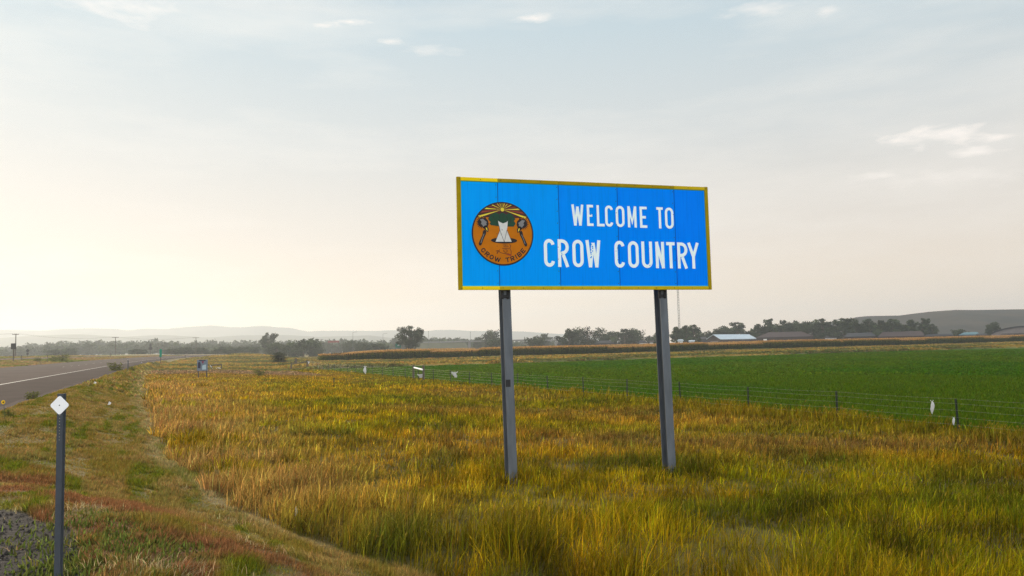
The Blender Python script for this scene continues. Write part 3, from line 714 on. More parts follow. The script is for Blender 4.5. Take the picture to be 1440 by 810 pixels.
for i in range(5):
    m = MB(); a = JX[i] + (fr if i == 0 else .0085); b = JX[i + 1] - (fr if i == 4 else .0085)
    m.box(a, b, -.012, .02, ZB + fr, ZB + HS - fr); m.build('panel', retro('blue_sheeting_%s' % 'abcde'[i], blues[i], .82, .4, .13, (11, 1, .35), 3), sign)
M_seam = mat('seam_gap', (.0, .085, .42), .8)
for i in range(1, 5): m = MB(); m.box(JX[i] - .008, JX[i] + .008, -.002, .018, ZB + fr, ZB + HS - fr); m.build('seam', M_seam, sign)
M_edge = retro('green_edge', (.06, .5, .35), .4)
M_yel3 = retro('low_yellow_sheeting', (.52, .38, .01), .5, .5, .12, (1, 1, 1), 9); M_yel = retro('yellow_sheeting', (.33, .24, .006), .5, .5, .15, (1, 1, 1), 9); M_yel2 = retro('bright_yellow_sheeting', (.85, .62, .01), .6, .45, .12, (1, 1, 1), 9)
for i in range(5):
    for (t0, t1) in ((0, fr), (HS - fr, HS)):
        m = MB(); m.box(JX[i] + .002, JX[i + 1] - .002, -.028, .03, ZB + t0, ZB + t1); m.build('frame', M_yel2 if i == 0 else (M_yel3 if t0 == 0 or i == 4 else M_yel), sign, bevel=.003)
for (a, b) in ((0, fr), (WS - fr, WS)):
    m = MB(); m.box(a - .004, b + .002, -.030, .032, ZB + .0, ZB + HS + .004); m.build('frame', M_yel, sign, bevel=.003)
m = MB(); e_ = .012
for (a, b, c_, d_) in ((fr, WS - fr, fr, fr + e_), (fr, WS - fr, HS - fr - e_, HS - fr), (fr, fr + e_, fr + e_, HS - fr - e_), (WS - fr - e_, WS - fr, fr + e_, HS - fr - e_)): m.box(a, b, -.0145, -.0125, ZB + c_, ZB + d_)
m.build('border_line', M_edge, sign)
rv = MB(); rv.tube([(0, 0, 0), (0, -.009, 0)], .0075, 6); rv0 = None
rl = [(.05 + (WS - .1) * i / 13, t_, .028) for i in range(14) for t_ in (fr * .5, HS - fr * .5)] + [(s_ - .035, .12 + (HS - .24) * i / 8, .012) for i in range(9) for s_ in JX[1:5]]
for q in rl:
    if rv0 is None: rv0 = rv.build('rivet', M_dark, sign); o = rv0
    else: o = rv0.copy(); COL.objects.link(o)
    o.location = S(*q)
m = MB()
for t_ in (.25, HS * .5, HS - .25): m = MB(); m.box(.05, WS - .05, .022, .09, ZB + t_ - .04, ZB + t_ + .04); m.build('stringer', M_steel, sign)

# lettering: every stroke is a mitred ribbon, each a hair proud of the one before
def ribbon(m, pts, t, d, closed=False, M=None):
    pts = [Vector((p[0], p[1])) for p in pts]; n = len(pts); L_, R_ = [], []
    for i in range(n):
        if closed: a, b = pts[i - 1], pts[(i + 1) % n]
        else: a, b = pts[max(i - 1, 0)], pts[min(i + 1, n - 1)]
        p = pts[i]; d1 = (p - a).normalized() if (p - a).length > 1e-9 else (b - p).normalized(); d2 = (b - p).normalized() if (b - p).length > 1e-9 else d1
        n1 = Vector((-d1.y, d1.x)); n2 = Vector((-d2.y, d2.x)); nn = (n1 + n2); nn = nn.normalized() if nn.length > 1e-6 else n1
        k = min(1 / max(nn.dot(n1), .3), 2.3) * t / 2
        L_.append(p + nn * k); R_.append(p - nn * k)
    k = n if closed else n - 1
    for i in range(k):
        j = (i + 1) % n; q = [R_[i], R_[j], L_[j], L_[i]]
        if M: q = [M(v) for v in q]
        m.add([S(v[0], v[1], d) for v in q], [(0, 1, 2, 3)])
def arc(cx, cy, rx, ry, a0, a1, n=10): return [(cx + rx * math.cos(R(a0 + (a1 - a0) * i / n)), cy + ry * math.sin(R(a0 + (a1 - a0) * i / n))) for i in range(n + 1)]
def glyph(ch, w_, h_, t):
    a = t / 2; x0, x1, y0, y1 = a, w_ - a, a, h_ - a; rx = (x1 - x0) / 2; ry = min(rx * 1.15, (y1 - y0) / 2); cx = (x0 + x1) / 2
    if ch == 'O': return [(arc(cx, y1 - ry, rx, ry, 0, 180) + arc(cx, y0 + ry, rx, ry, 180, 360), True)]
    if ch == 'C': return [(arc(cx, y1 - ry, rx, ry, 8, 180) + arc(cx, y0 + ry, rx, ry, 180, 352), False)]
    if ch == 'U': return [([(x0, h_)] + arc(cx, y0 + ry, rx, ry, 180, 360) + [(x1, h_)], False)]
    if ch == 'E': return [([(w_, y1), (x0, y1), (x0, y0), (w_, y0)], False), ([(t, h_ / 2), (w_ * .84, h_ / 2)], False)]
    if ch == 'L': return [([(x0, h_), (x0, y0), (w_, y0)], False)]
    if ch == 'T': return [([(0, y1), (w_, y1)], False), ([(w_ / 2, h_ - t), (w_ / 2, 0)], False)]
    if ch == 'I': return [([(w_ / 2, h_), (w_ / 2, 0)], False)]
    if ch == 'N': return [([(x0, 0), (x0, h_)], False), ([(x1, 0), (x1, h_)], False), ([(x0 - a * .2, h_), (x1 + a * .2, 0)], False)]
    if ch == 'M': return [([(x0, 0), (x0, h_)], False), ([(x1, 0), (x1, h_)], False), ([(x0, h_), (w_ / 2, h_ * .25), (x1, h_)], False)]
    if ch == 'W': return [([(x0, h_), (w_ * .29, 0)], False), ([(w_ * .29, 0), (w_ / 2, h_ * .9)], False), ([(w_ / 2, h_ * .9), (w_ * .71, 0)], False), ([(w_ * .71, 0), (x1, h_)], False)]
    if ch == 'Y': return [([(x0, h_), (w_ / 2, h_ * .46)], False), ([(x1, h_), (w_ / 2, h_ * .46)], False), ([(w_ / 2, h_ * .5), (w_ / 2, 0)], False)]
    if ch in 'RB':
        r_ = (y1 - h_ * .5) / 2; k = x1 - r_ * .9; o = [([(x0, 0), (x0, h_)], False), ([(x0 + a, y1), (k, y1)] + arc(k, y1 - r_, x1 - k, r_, 90, -90, 8)[1:-1] + [(k, h_ * .5), (x0 + a, h_ * .5)], False)]
        if ch == 'R': o.append(([(w_ * .48, h_ * .5 - a), (w_ - a, 0)], False))
        else: r2 = (h_ * .5 - y0) / 2; o.append(([(x0 + a, y0), (k, y0)] + arc(k, y0 + r2, x1 - k, r2, -90, 90, 8)[1:-1] + [(k, h_ * .5 - .01 * h_), (x0 + a, h_ * .5 - .01 * h_)], False))
        return o
M_let = retro('white_sheeting', (.84, .96, 1.0), .92, .35, .03)
Z6 = 6.1277
def word(chars, name):
    k = 0; we = empty(name); we.parent = sign
    for (ch, xa, xb, ya, yb) in chars:
        m = MB()
        s0, t1 = loc(755 + xa / Z6, 275 + ya / Z6); s1, _ = loc(755 + xb / Z6, 275 + ya / Z6); _, t0 = loc(755 + (xa + xb) / 2 / Z6, 275 + yb / Z6)
        t0_ = t0; hh = t1 - t0_; th_ = hh * .122
        for (pl, cl) in glyph(ch, s1 - s0, hh, th_):
            ribbon(m, [(s0 + p[0], t0_ + p[1]) for p in pl], th_, .0165 + .0007 * k, cl); k = (k + 1) % 5
        m.build('letter_' + ch.lower(), M_let, we)
    return we
def line(spec, xa, ya0, xb, ya1, yb0, yb1):
    r_ = []
    for ch, a, b in spec:
        f = ((a + b) / 2 - xa) / (xb - xa); r_.append((ch, a, b, ya0 + (ya1 - ya0) * f, yb0 + (yb1 - yb0) * f))
    return r_
l1 = line([('W', 293, 397), ('E', 425, 480), ('L', 510, 575), ('C', 582, 650), ('O', 673, 748), ('M', 775, 852), ('E', 880, 942), ('T', 1025, 1080), ('O', 1097, 1170)], 293, 75, 1170, 105, 258, 288)
l2 = line([('C', 55, 148), ('R', 175, 270), ('O', 300, 395), ('W', 415, 543), ('C', 663, 750), ('O', 778, 870), ('U', 895, 987), ('N', 1015, 1090), ('T', 1110, 1182), ('R', 1203, 1290), ('Y', 1290, 1390)], 55, 373, 1390, 408, 614, 631)
word(l1[:7], 'word_welcome'); word(l1[7:], 'word_to'); word(l2[:4], 'word_crow'); word(l2[4:], 'word_country')
# chipped letters: torn flecks showing the blue below
m = MB(); rnd = random.Random(4)
def fleck(px, py, r_):
    s_, t_ = loc(755 + px / Z6, 275 + py / Z6); r_ = r_ / Z6 * 14.3 / F
    pts = [S(s_ + r_ * rnd.uniform(.4, 1.3) * math.cos(a * 6.28 / 7), t_ + r_ * rnd.uniform(.4, 1.5) * math.sin(a * 6.28 / 7), .0215) for a in range(7)]
    m = MB(); m.add(pts, [tuple(range(7))]); m.build('torn_fleck', M_fleck, sign)
M_fleck = retro('bare_blue', (0, .3, .9), .6)
for i in range(9): fleck(470 + rnd.uniform(-8, 8), 465 + i * 14 - 40 + rnd.uniform(-4, 4), 7)
for i in range(10): fleck(960 + rnd.uniform(-2, 3), 440 + i * 15, 4.5)
for q in ((462, 160, 8), (455, 165, 6), (205, 480, 8), (212, 500, 6), (968, 600, 6), (678, 480, 4)): fleck(*q)

# the round tribal seal
cs_, ct_ = loc(706.8, 328.8); RS = abs(loc(706.8, 284.2)[1] - loc(706.8, 373.6)[1]) / 2
def seal_mat(n_, c_): return mat('seal_' + n_, c_, .6, noise=.12, scale=14)
C_or = retro('seal_orange', (.52, .165, .01), .35, .5, .1); C_bk = seal_mat('black', (.012, .009, .01)); C_gr = seal_mat('green', (.005, .05, .022)); C_wh = seal_mat('white', (.62, .62, .6)); C_gy = seal_mat('grey', (.2, .2, .21)); C_rd = seal_mat('red', (.26, .035, .015)); C_mr = seal_mat('maroon', (.055, .012, .012)); C_ye = seal_mat('yellow', (.75, .6, .04)); C_br = seal_mat('brown', (.07, .018, .008))
seal = empty('seal'); seal.parent = sign
def Z(x_, y_, d): return S(cs_ + x_ * RS, ct_ + y_ * RS, d)
def zp(X_, Y_): return ((X_ - 383) / 318, (396 - Y_) / 327)            # seal zoom pixels -> unit disc
def disc(r_, d, material, name, rx=None, cx=0, cy=0, n=72):
    m = MB(); m.poly([Z(cx + (rx or r_) * math.cos(6.2832 * i / n), cy + r_ * math.sin(6.2832 * i / n), d) for i in range(n)]); return m.build(name, material, seal)
m = MB(); n = 80
vs = [Z(k_ * math.cos(6.2832 * i / n), k_ * math.sin(6.2832 * i / n), d_) for (k_, d_) in ((1, .013), (1, .0185)) for i in range(n)]
m.add(vs, [(i, (i + 1) % n, n + (i + 1) % n, n + i) for i in range(n)] + [tuple(range(n, 2 * n))]); m.build('rim', C_bk, seal)
disc(.955, .0192, C_or, 'face')
# sunburst cap
sx, sy = zp(383, 148); yc = zp(0, 236)[1]; mt = {'y': MB(), 'r': MB(), 'm': MB()}
capp = [(math.cos(R(a)) * .955, math.sin(R(a)) * .955) for a in np.linspace(31.6, 148.4, 50)]
m = MB(); m.poly([Z(p[0], p[1], .0198) for p in capp]); m.build('burst_ground', C_mr, seal)
seq = 'mymrmymrmymrymrmymrymmyr' + 'mrym'
# rays fan out from the little sun to the rim
def rim_pt(an):
    dx, dy = math.cos(an), math.sin(an); b = sx * dx + sy * dy; c_ = sx * sx + sy * sy - .953 ** 2; k = -b + math.sqrt(b * b - c_)
    if dy < 0: k = min(k, (yc - sy) / dy)
    return sx + dx * k, sy + dy * k
angs = np.linspace(R(-20), R(200), 45)
for i in range(44):
    ch = 'ymrmymrmmymrm'[i % 13] if not (17 < i < 27) else 'mmyrmmym'[i % 8]
    a, b = angs[i] + .004, angs[i + 1] - .004; p0 = (sx + .07 * math.cos(a), sy + .07 * math.sin(a)); p1 = (sx + .07 * math.cos(b), sy + .07 * math.sin(b)); q0 = rim_pt(a); q1 = rim_pt(b)
    if ch != 'm': mt[ch].poly([Z(*p0, .0204), Z(*q0, .0204), Z(*q1, .0204), Z(*p1, .0204)])
for ch, (mm_, nm) in {'y': (C_ye, 'yellow_rays'), 'r': (C_rd, 'red_rays')}.items(): mt[ch].build(nm, mm_, seal)
disc(.06, .0212, C_ye, 'little_sun', cx=sx, cy=sy, n=20)
def zpoly(name, pts, material, d): m = MB(); m.poly([Z(*zp(*p), d) for p in pts]); return m.build(name, material, seal)
zpoly('mountains', [(243, 262), (232, 248), (262, 205), (285, 195), (300, 178), (330, 188), (352, 200), (372, 180), (398, 184), (422, 200), (446, 184), (478, 194), (500, 222), (517, 244), (500, 262), (518, 290), (496, 322), (440, 322), (400, 325), (345, 322), (300, 316), (262, 312), (246, 296), (258, 280)], C_gr, .0218)
m = MB()
for (a, b) in (((285, 215), (300, 260)), ((350, 215), (345, 270)), ((420, 215), (440, 260)), ((470, 215), (462, 290)), ((390, 200), (385, 240)), ((310, 240), (325, 300))): ribbon(m, [(cs_ + zp(*a)[0] * RS, ct_ + zp(*a)[1] * RS), (cs_ + zp(*b)[0] * RS, ct_ + zp(*b)[1] * RS)], .006, .0222)
m.build('mountain_creases', C_bk, seal)
ec = zp(394, 466); disc(.095, .0224, C_bk, 'tipi_base', rx=.425, cx=ec[0], cy=ec[1], n=40)
zpoly('tipi', [(335, 264), (350, 276), (385, 291), (420, 278), (436, 264), (430, 330), (424, 358), (474, 480), (302, 482), (352, 362), (346, 320)], C_wh, .023)
m = MB()
for pl in ([(346, 320), (352, 362), (395, 484)], [(424, 358), (395, 484)], [(352, 362), (302, 482), (474, 480), (424, 358)], [(376, 350), (374, 365)]): ribbon(m, [(cs_ + zp(*a)[0] * RS, ct_ + zp(*a)[1] * RS) for a in pl], .0075, .0236)
m.build('tipi_lines', C_bk, seal)
# two feather bonnets with long trailing stems, mirrored
for sgn in (1, -1):
    def mx(p): return p if sgn == 1 else (766 - p[0], p[1] + 2)
    fe = [(150, 228)]; 
    cxx, cyy = 172, 285
    pts = []
    for i in range(30):
        a = R(60 + i * 9.2); r_ = (70 if i % 2 == 0 else 43); pts.append((cxx + r_ * math.cos(a) * .92, cyy - r_ * math.sin(a)))
    pts += [(205, 345), (215, 375), (232, 385), (238, 350), (228, 330), (240, 300), (234, 266), (215, 246)]
    zpoly('bonnet_feathers', [mx(p) for p in pts], C_bk, .0218 + (.0003 if sgn < 0 else 0))
    zpoly('bonnet_face', [mx(p) for p in [(150, 255), (180, 248), (205, 268), (222, 280), (214, 296), (218, 312), (196, 318), (184, 330), (172, 310), (160, 300), (168, 282)]], C_gy, .0226)
    zpoly('bonnet_tuft', [mx(p) for p in [(206, 336), (222, 340), (226, 372), (214, 360)]], C_ye, .0227)
    zpoly('stem', [mx(p) for p in [(190, 358), (214, 372), (208, 405), (186, 450), (170, 495), (156, 522), (138, 520), (132, 500), (150, 460), (172, 415), (178, 380)]], C_bk, .0223)
    m = MB(); ribbon(m, [(cs_ + zp(*mx(p))[0] * RS, ct_ + zp(*mx(p))[1] * RS) for p in [(190, 400), (170, 450), (156, 495)]], .012, .0229); m.build('stem_light', C_gy, seal)
m = MB()
for k, pl in enumerate(([(378, 512), (430, 512)], [(385, 530), (440, 530)], [(372, 548), (445, 550)], [(378, 598), (440, 602)], [(392, 560), (385, 575), (400, 588), (420, 584), (424, 566), (405, 558)], [(448, 505), (462, 520), (450, 545), (464, 575), (462, 610)], [(305, 575), (335, 570), (350, 590), (380, 598)], [(312, 600), (330, 585), (345, 560)], [(318, 568), (322, 605)], [(400, 505), (405, 520)])):
    ribbon(m, [(cs_ + zp(*p)[0] * RS, ct_ + zp(*p)[1] * RS) for p in pl], .010, .022 + .0003 * k)
m.build('centre_glyph', C_br, seal)
zpoly('glyph_red', [(400, 606), (440, 604), (466, 606), (464, 628), (440, 618)], C_rd, .0252)
# CROW TRIBE on the arc
m = MB(); k = 0
tw = {'W': .2, 'I': .06, ' ': .1}; txt = 'CROW TRIBE'; widths = [tw.get(c_, .135) for c_ in txt]; gap = .035; total = sum(widths) + gap * (len(txt) - 1); ax = -total / 2
for c_, wi in zip(txt, widths):
    an = (ax + wi / 2) / .845
    if c_ != ' ':
        for (pl, cl) in glyph(c_, wi, .15, .032):
            q = []
            for p in pl:
                lx = p[0] - wi / 2; rr_ = .905 - p[1]; x_ = lx * math.cos(an) + rr_ * math.sin(an); y_ = -rr_ * math.cos(an) + lx * math.sin(an); q.append((cs_ + x_ * RS, ct_ + y_ * RS))
            ribbon(m, q, .032 * RS, .021 + .0004 * (k % 5), cl); k += 1
    else: m.build('seal_word', C_bk, seal); m = MB()
    ax += wi + gap
m.build('seal_word', C_bk, seal)
tag(seal, 'round orange seal with tipi, green mountains and sun rays')
# posts: wide flange beams
for (pxt, pxb, pyb) in ((712, 719.5, 678), (934, 940.5, 660)):
    s_ = loc(pxt, 407)[0]; m = MB(); d0 = .092; D = .25; B = .16; tf = .014; zt = ZB + HS - .12; zl = -.5
    m.box(s_ - B / 2, s_ + B / 2, d0, d0 + tf, zl, zt); m.box(s_ - B / 2, s_ + B / 2, d0 + D - tf, d0 + D, zl, zt); m.box(s_ - .005, s_ + .005, d0 + tf, d0 + D - tf, zl, zt)
    m.v = [(v[0] + max(0, ZB - v[2]) * .021, v[1], v[2]) for v in m.v]      # the posts lean a little
    p = m.build('post', M_steel, sign, bevel=.002)
    m = MB(); m.box(s_ - B / 2 - .004, s_ - B / 2 + .05, d0 - .012, d0 - .002, ZB - .16, ZB - .01); m.box(s_ + B / 2 - .05, s_ + B / 2 + .004, d0 - .012, d0 - .002, ZB - .16, ZB - .01)
    for q in (-.055, .055):
        for z_ in (ZB - .13, ZB - .05): m.tube([(s_ + q, d0 - .012, z_), (s_ + q, d0 - .03, z_)], .014, 6)
    m.box(s_ - B / 2 - .006, s_ + B / 2 + .006, d0 - .004, d0 - .001, ZB - .145, ZB - .085)
    m.build('clamp', M_dark, p)
s_ = loc(716.5, 538)[0]; m = MB(); m.box(s_ - .045, s_ + .045, .088, .0905, loc(717, 542)[1] + ZB - .03, loc(717, 534)[1] + ZB + .0); st_ = m.build('sticker', M_dark, sign)

# ------------------------------------------------------------------ roadside markers
def hat_post(m, h_, wd, M=None):
    """a U-channel post: face plus two folded sides"""
    m.box(-wd * .28, wd * .28, -.004, 0, 0, h_, M)
    for s__ in (-1, 1):
        a = s__ * wd * .28; b = s__ * wd * .36
        m.box(min(a, b), max(a, b), -.004, .022, 0, h_, M); c_ = s__ * wd * .5; m.box(min(b, c_), max(b, c_), .018, .022, 0, h_, M)
top = P(85.2, 553.5, 5.7); bot = P(80.2, 812, 5.7)
dl = empty('marker_post', bot, 0, 'nearest grey channel post with a glowing white diamond reflector', 'marker post'); dirv = (top - bot); hp = dirv.length
rot = Vector((0, 0, 1)).rotation_difference(dirv.normalized()).to_matrix().to_4x4(); dl.rotation_euler = rot.to_euler()
m = MB(); hat_post(m, hp + .35, .058); o = m.build('post', M_post, dl); o.location = (0, 0, -.35)
m = MB()
for i in range(9): z_ = hp - .155 - i * .022; m.tube([(0, -.0045, z_), (0, -.0065, z_)], .0032, 8)
m.build('holes', mat('hole_light', (.3, .27, .2), .8), dl)
m = MB(); hd = .070; zc = hp - .083; pts = []
for k in range(4):
    ca = math.pi / 2 * k; cxx, cyy = math.cos(ca) * (hd - .02), math.sin(ca) * (hd - .02)
    for q in range(5): a = ca - math.pi / 4 + math.pi / 2 * q / 4; pts.append((cxx + .0155 * math.cos(a), cyy + .0155 * math.sin(a)))
n = len(pts); m.add([(p[0], -.0085, zc + p[1]) for p in pts] + [(p[0], -.0105, zc + p[1]) for p in pts], [tuple(range(n, 2 * n)), tuple(range(n - 1, -1, -1))] + [(i, (i + 1) % n, n + (i + 1) % n, n + i) for i in range(n)])
rf = m.build('reflector', retro('white_reflector', (1, 1, 1), 1.0, .3, 0), dl)
m = MB(); m.tube([(0, -.0105, zc), (0, -.013, zc)], .004, 8); m.build('bolt', M_dark, rf)

def simple_marker(px, ytop, ybase, wd, label, plate=None, group=None):
    b = hit(px, ybase); t_ = P(px, ytop, b.y); h_ = t_.z - b.z; e = empty('marker_post', b, 0, label, 'marker post', group)
    m = MB(); hat_post(m, h_, wd); m.build('post', M_post if plate is None else M_wood, e)
    m = MB(); m.box(-wd * .42, wd * .42, -.012, -.006, h_ - wd * 1.1, h_ - .03); m.build('reflector', M_white if plate is None else M_dark, e); return e
simple_marker(179.8, 505, 522.5, .1, 'slim marker post at the road edge before the green mile plate')
for (px, yt, yb, lab) in ((30.3, 499.5, 508, 'thin post right of the square sign across the road'), (66.5, 499.5, 509, 'thickest thin post on the grass island across the road'), (93, 500, 507, 'thin post beside the brown weed across the road'), (155.5, 496, 503.5, 'thin post in front of the second utility pole'), (260.5, 499.5, 504, 'farthest thin post near the road bend')):
    simple_marker(px, yt, yb, .16, lab, 'x', 'thin marker posts across the road')
simple_marker(199, 509, 511.5, .2, 'stubby dark marker post between the near marker and the mile plate')
# green mile plate
b = hit(225.8, 512); e = empty('mile_marker', b, 0, 'tall narrow green mile plate on a post at the road edge', 'sign'); t_ = P(225.8, 491, b.y).z - b.z; p0 = P(225.8, 502, b.y).z - b.z; hw = 1.6 / F * b.y
m = MB(); m.box(-.09, .09, -.02, .05, -.1, t_ - .05); m.build('post', M_wood, e)
m = MB(); m.box(-hw, hw, -.035, -.022, p0, t_); m.build('plate', retro('green_sheeting', (.0, .20, .13), .5), e, bevel=.01)
# bulletin sign
b = hit(284.5, 532); e = empty('bulletin_sign', b, R(5), 'small pale blue bulletin sign with a dark figure on two wooden legs', 'sign'); k = b.y / F
t1 = (532 - 506) * k; t0 = (532 - 521.5) * k; hw = 7.2 * k
m = MB(); m.box(-hw, hw, -.02, .02, t0, t1); m.build('board', mat('pale_blue_board', (.13, .17, .22), .7, noise=.1), e, bevel=.01)
for s__ in (-1, 1): m = MB(); m.box(s__ * hw * .78 - .055, s__ * hw * .78 + .055, .022, .12, -.2, t1 - .05); m.build('leg', M_wood, e)
m = MB(); m.box(-hw * .6, hw * .6, -.028, -.022, t1 - .13, t1 - .03)
m.add([(-hw * .85, -.024, t0 + .3), (-hw * .35, -.024, t0 + .25), (-hw * .3, -.024, t0 + .7), (-hw * .45, -.024, t1 - .22), (-hw * .8, -.024, t1 - .28)], [(0, 1, 2, 3, 4)]); m.build('dark_figure', mat('dark_print', (.03, .03, .06), .8), e)
m = MB(); m.add([(-hw * .2, -.025, t1 - .16), (hw * .35, -.025, t1 - .16), (hw * .1, -.025, t1 - .45)], [(0, 2, 1)]); m.build('red_mark', mat('red_print', (.2, .03, .06), .8), e)
m = MB(); m.add([(-.02, -.026, t0 + .12), (hw * .7, -.026, t0 + .12), (hw * .7, -.026, t1 - .5), (0, -.026, t1 - .6)], [(0, 1, 2, 3)]); m.build('pale_print', mat('pale_print', (.35, .45, .5), .8), e)
# log barrier with pale stones
b = hit(304, 519.5); e = empty('log_barrier', b, 0, 'low log rail with pale junk under it behind the bulletin sign', 'barrier'); k = b.y / F
m = MB(); m.tube([(-7 * k, 0, 6 * k), (7.5 * k, 0, 6.6 * k)], .09, 7); m.build('rail', M_wood, e)
for x_ in (-6.5, 7.3): m = MB(); m.tube([(x_ * k, .05, -.1), (x_ * k, .05, (7.2 if x_ > 0 else 6) * k)], .1, 7); m.build('leg', M_wood, e)
m = MB(); rnd = random.Random(3)
for (x_, z_) in ((-7.5, 4.8), (-6.5, 3.8), (-4, 1.0), (-2.5, .9), (1, 1.2), (3.2, 2.1), (4, 1.0), (5.5, 1.6)): m.tube([(x_ * k - .09, -.15, z_ * k + .08), (x_ * k + .1, -.1, z_ * k - .06)], .07, 6)
tag(m.build('litter', M_white), 'white scraps hanging and lying at the low log rail', 'litter').location = b
# square sign and diamond sign across the road, stacked route signs
def post_sign(name, px, ybase, plates, wd, label, matp, xoff=0):
    b = hit(px, ybase); k = b.y / F; e = empty(name, b, 0, label, 'sign'); top_ = max(p[3] for p in plates); m = MB(); m.box(-wd / 2, wd / 2, 0, wd, -.2, (ybase - min(p[2] for p in plates)) * k - .05); m.build('post', M_wood, e)
    for (x0, x1, y0, y1) in plates:
        m = MB(); zc0, zc1 = (ybase - y1) * k, (ybase - y0) * k
        if name == 'diamond_sign' and y0 < 495: c_ = ((x0 + x1) / 2 - px) * k; hz_ = (zc1 - zc0) / 2; m.add([(c_, -.02, zc0), (c_ + hz_, -.02, zc0 + hz_), (c_, -.02, zc1), (c_ - hz_, -.02, zc0 + hz_), (c_, .0, zc0), (c_ + hz_, .0, zc0 + hz_), (c_, .0, zc1), (c_ - hz_, .0, zc0 + hz_)], [(0, 1, 2, 3), (7, 6, 5, 4), (0, 4, 5, 1), (1, 5, 6, 2), (2, 6, 7, 3), (3, 7, 4, 0)])
        else: m.box((x0 - px) * k, (x1 - px) * k, -.03, -.004, zc0, zc1)
        m.build('plate', matp, e)
    return e
M_back = mat('sign_back', (.035, .035, .035), .7, noise=.1)
post_sign('square_sign', 18.4, 508.5, [(14.8, 22.2, 483, 491)], .22, 'unlit square sign on a pole at the left edge across the road', M_back)
post_sign('diamond_sign', 38.6, 502, [(36, 41.2, 490.6, 496), (37.3, 40.3, 496.2, 498.8)], .16, 'small dark diamond sign with a plate under it across the road', M_back)
post_sign('route_sign', 211.5, 499, [(210, 213, 483, 487.5), (208.8, 214, 488, 492)], .2, 'two stacked dark route plates on a post beyond the road', M_back)

# utility poles and the wires they carry
upx = []
for (px, yt, Yd, lab) in ((22.4, 469.5, 300, 'leftmost and tallest looking utility pole behind the square sign'), (162.5, 474, 390, 'utility pole standing alone before the far wood, second from the left'), (275.6, 474.4, 450, 'third utility pole above the bulletin sign'), (378.3, 478, 505, 'slender bare pole in front of the lone rising tree'), (452.5, 477, 600, 'far utility pole left of the red billboard'), (480.5, 478, 620, 'short pole right of the red billboard')):
    t_ = P(px, yt, Yd); z0 = h1(t_.x, Yd); h_ = t_.z - z0; e = empty('utility_pole', (t_.x, Yd, z0), 0, lab, 'utility pole', 'utility poles crossing the plain')
    m = MB(); m.tube([(0, 0, -.2), (0, 0, h_)], [.21, .15], 8); m.build('pole', M_wood, e)
    if px != 378.3:
        hw = 4.6 / F * Yd if px < 300 else 2.2 / F * Yd; m = MB(); m.box(-hw, hw, -.25, -.13, h_ - .35, h_ - .15); m.build('crossarm', M_wood, e)
        m = MB()
        for q in (-.95, -.4, .4, .95): m.tube([(q * hw, -.19, h_ - .15), (q * hw, -.19, h_ + .1)], .06, 6)
        m.build('insulator', mat('glass_insulator', (.2, .25, .25), .3), e)
        if px < 300: upx.append(Vector((t_.x, Yd, t_.z + .1)))
m = MB(); upx.insert(0, upx[0] + (upx[0] - upx[1]) * 1.1)
for q in (-1, 1):
    for a, b in zip(upx[:-1], upx[1:]):
        pts = [a.lerp(b, i / 10) + Vector((q, -.2, -1.3 * math.sin(math.pi * i / 10))) for i in range(11)]; m.tube(pts, .018, 3)
tag(m.build('power_line', M_dark), 'thin sagging power line between the left utility poles', 'wires')
# street lights
for (px, yt, Yd, arm, lab) in ((496.2, 467.5, 560, 5, 'left street light with its arm to the right'), (538.5, 469.5, 640, 5, 'fainter street light between the first one and the cottonwood'), (602.5, 466, 560, 0, 'tall thin mast just right of the cottonwood'), (661.5, 467, 560, 0, 'thin mast rising above the overpass deck')):
    t_ = P(px, yt, Yd); z0 = h1(t_.x, Yd); h_ = t_.z - z0; e = empty('street_light', (t_.x, Yd, z0), 0, lab, 'street light', 'masts by the interchange')
    m = MB(); m.tube([(0, 0, 0), (0, 0, h_)], [.16, .1], 6); m.build('pole', M_steel, e)
    if arm: k = Yd / F; m = MB(); m.tube([(0, 0, h_ - .1), (arm * k * .5, 0, h_ + .25), (arm * k, 0, h_ + .3)], .09, 5); m.build('arm', M_steel, e); m = MB(); m.box(arm * k - .4, arm * k + .6, -.2, .2, h_ + .2, h_ + .38); m.build('lamp_head', M_steel, e)
    else: m = MB(); m.box(-.25, .25, -.2, .2, h_ - .2, h_ + .15); m.build('lamp_head', M_steel, e)
# red billboard, green highway sign
t_ = P(469, 479, 560); z0 = h1(t_.x, 560); k = 560 / F; e = empty('billboard', (t_.x, 560, z0), 0, 'wide dull red billboard on stilts before the wood', 'billboard'); zt = t_.z - z0
m = MB(); m.box(-8 * k, 8 * k, -.1, .1, zt - 2.8 * k, zt); m.build('board', mat('dull_red_board', (.22, .07, .06), .8, noise=.2, scale=.5), e)
for q in (-6.5, -2, 2, 6.5): m = MB(); m.tube([(q * k, .2, -.2), (q * k, .2, zt - .3)], .17, 5); m.build('leg', M_wood, e)
t_ = P(560, 483, 410); z0 = h1(t_.x, 410); k = 410 / F; e = empty('highway_sign', (t_.x, 410, z0), 0, 'green highway sign panel left of the cottonwood', 'sign'); zt = t_.z - z0
m = MB(); m.box(-4 * k, 4 * k, -.05, .05, zt - 6 * k, zt); bd = m.build('panel', retro('green_panel', (.0, .13, .09), .5), e)
m = MB(); m.box(-.5, .9, -.075, -.052, zt - 3.4 * k, zt - 2.8 * k); m.box(-.2, .7, -.075, -.052, zt - 2.2 * k, zt - 1.7 * k); m.build('legend', M_white, bd)
for q in (-2.5, 2.5): m = MB(); m.box(q * k - .1, q * k + .1, .06, .2, -.2, zt - .3); m.build('leg', M_steel, e)
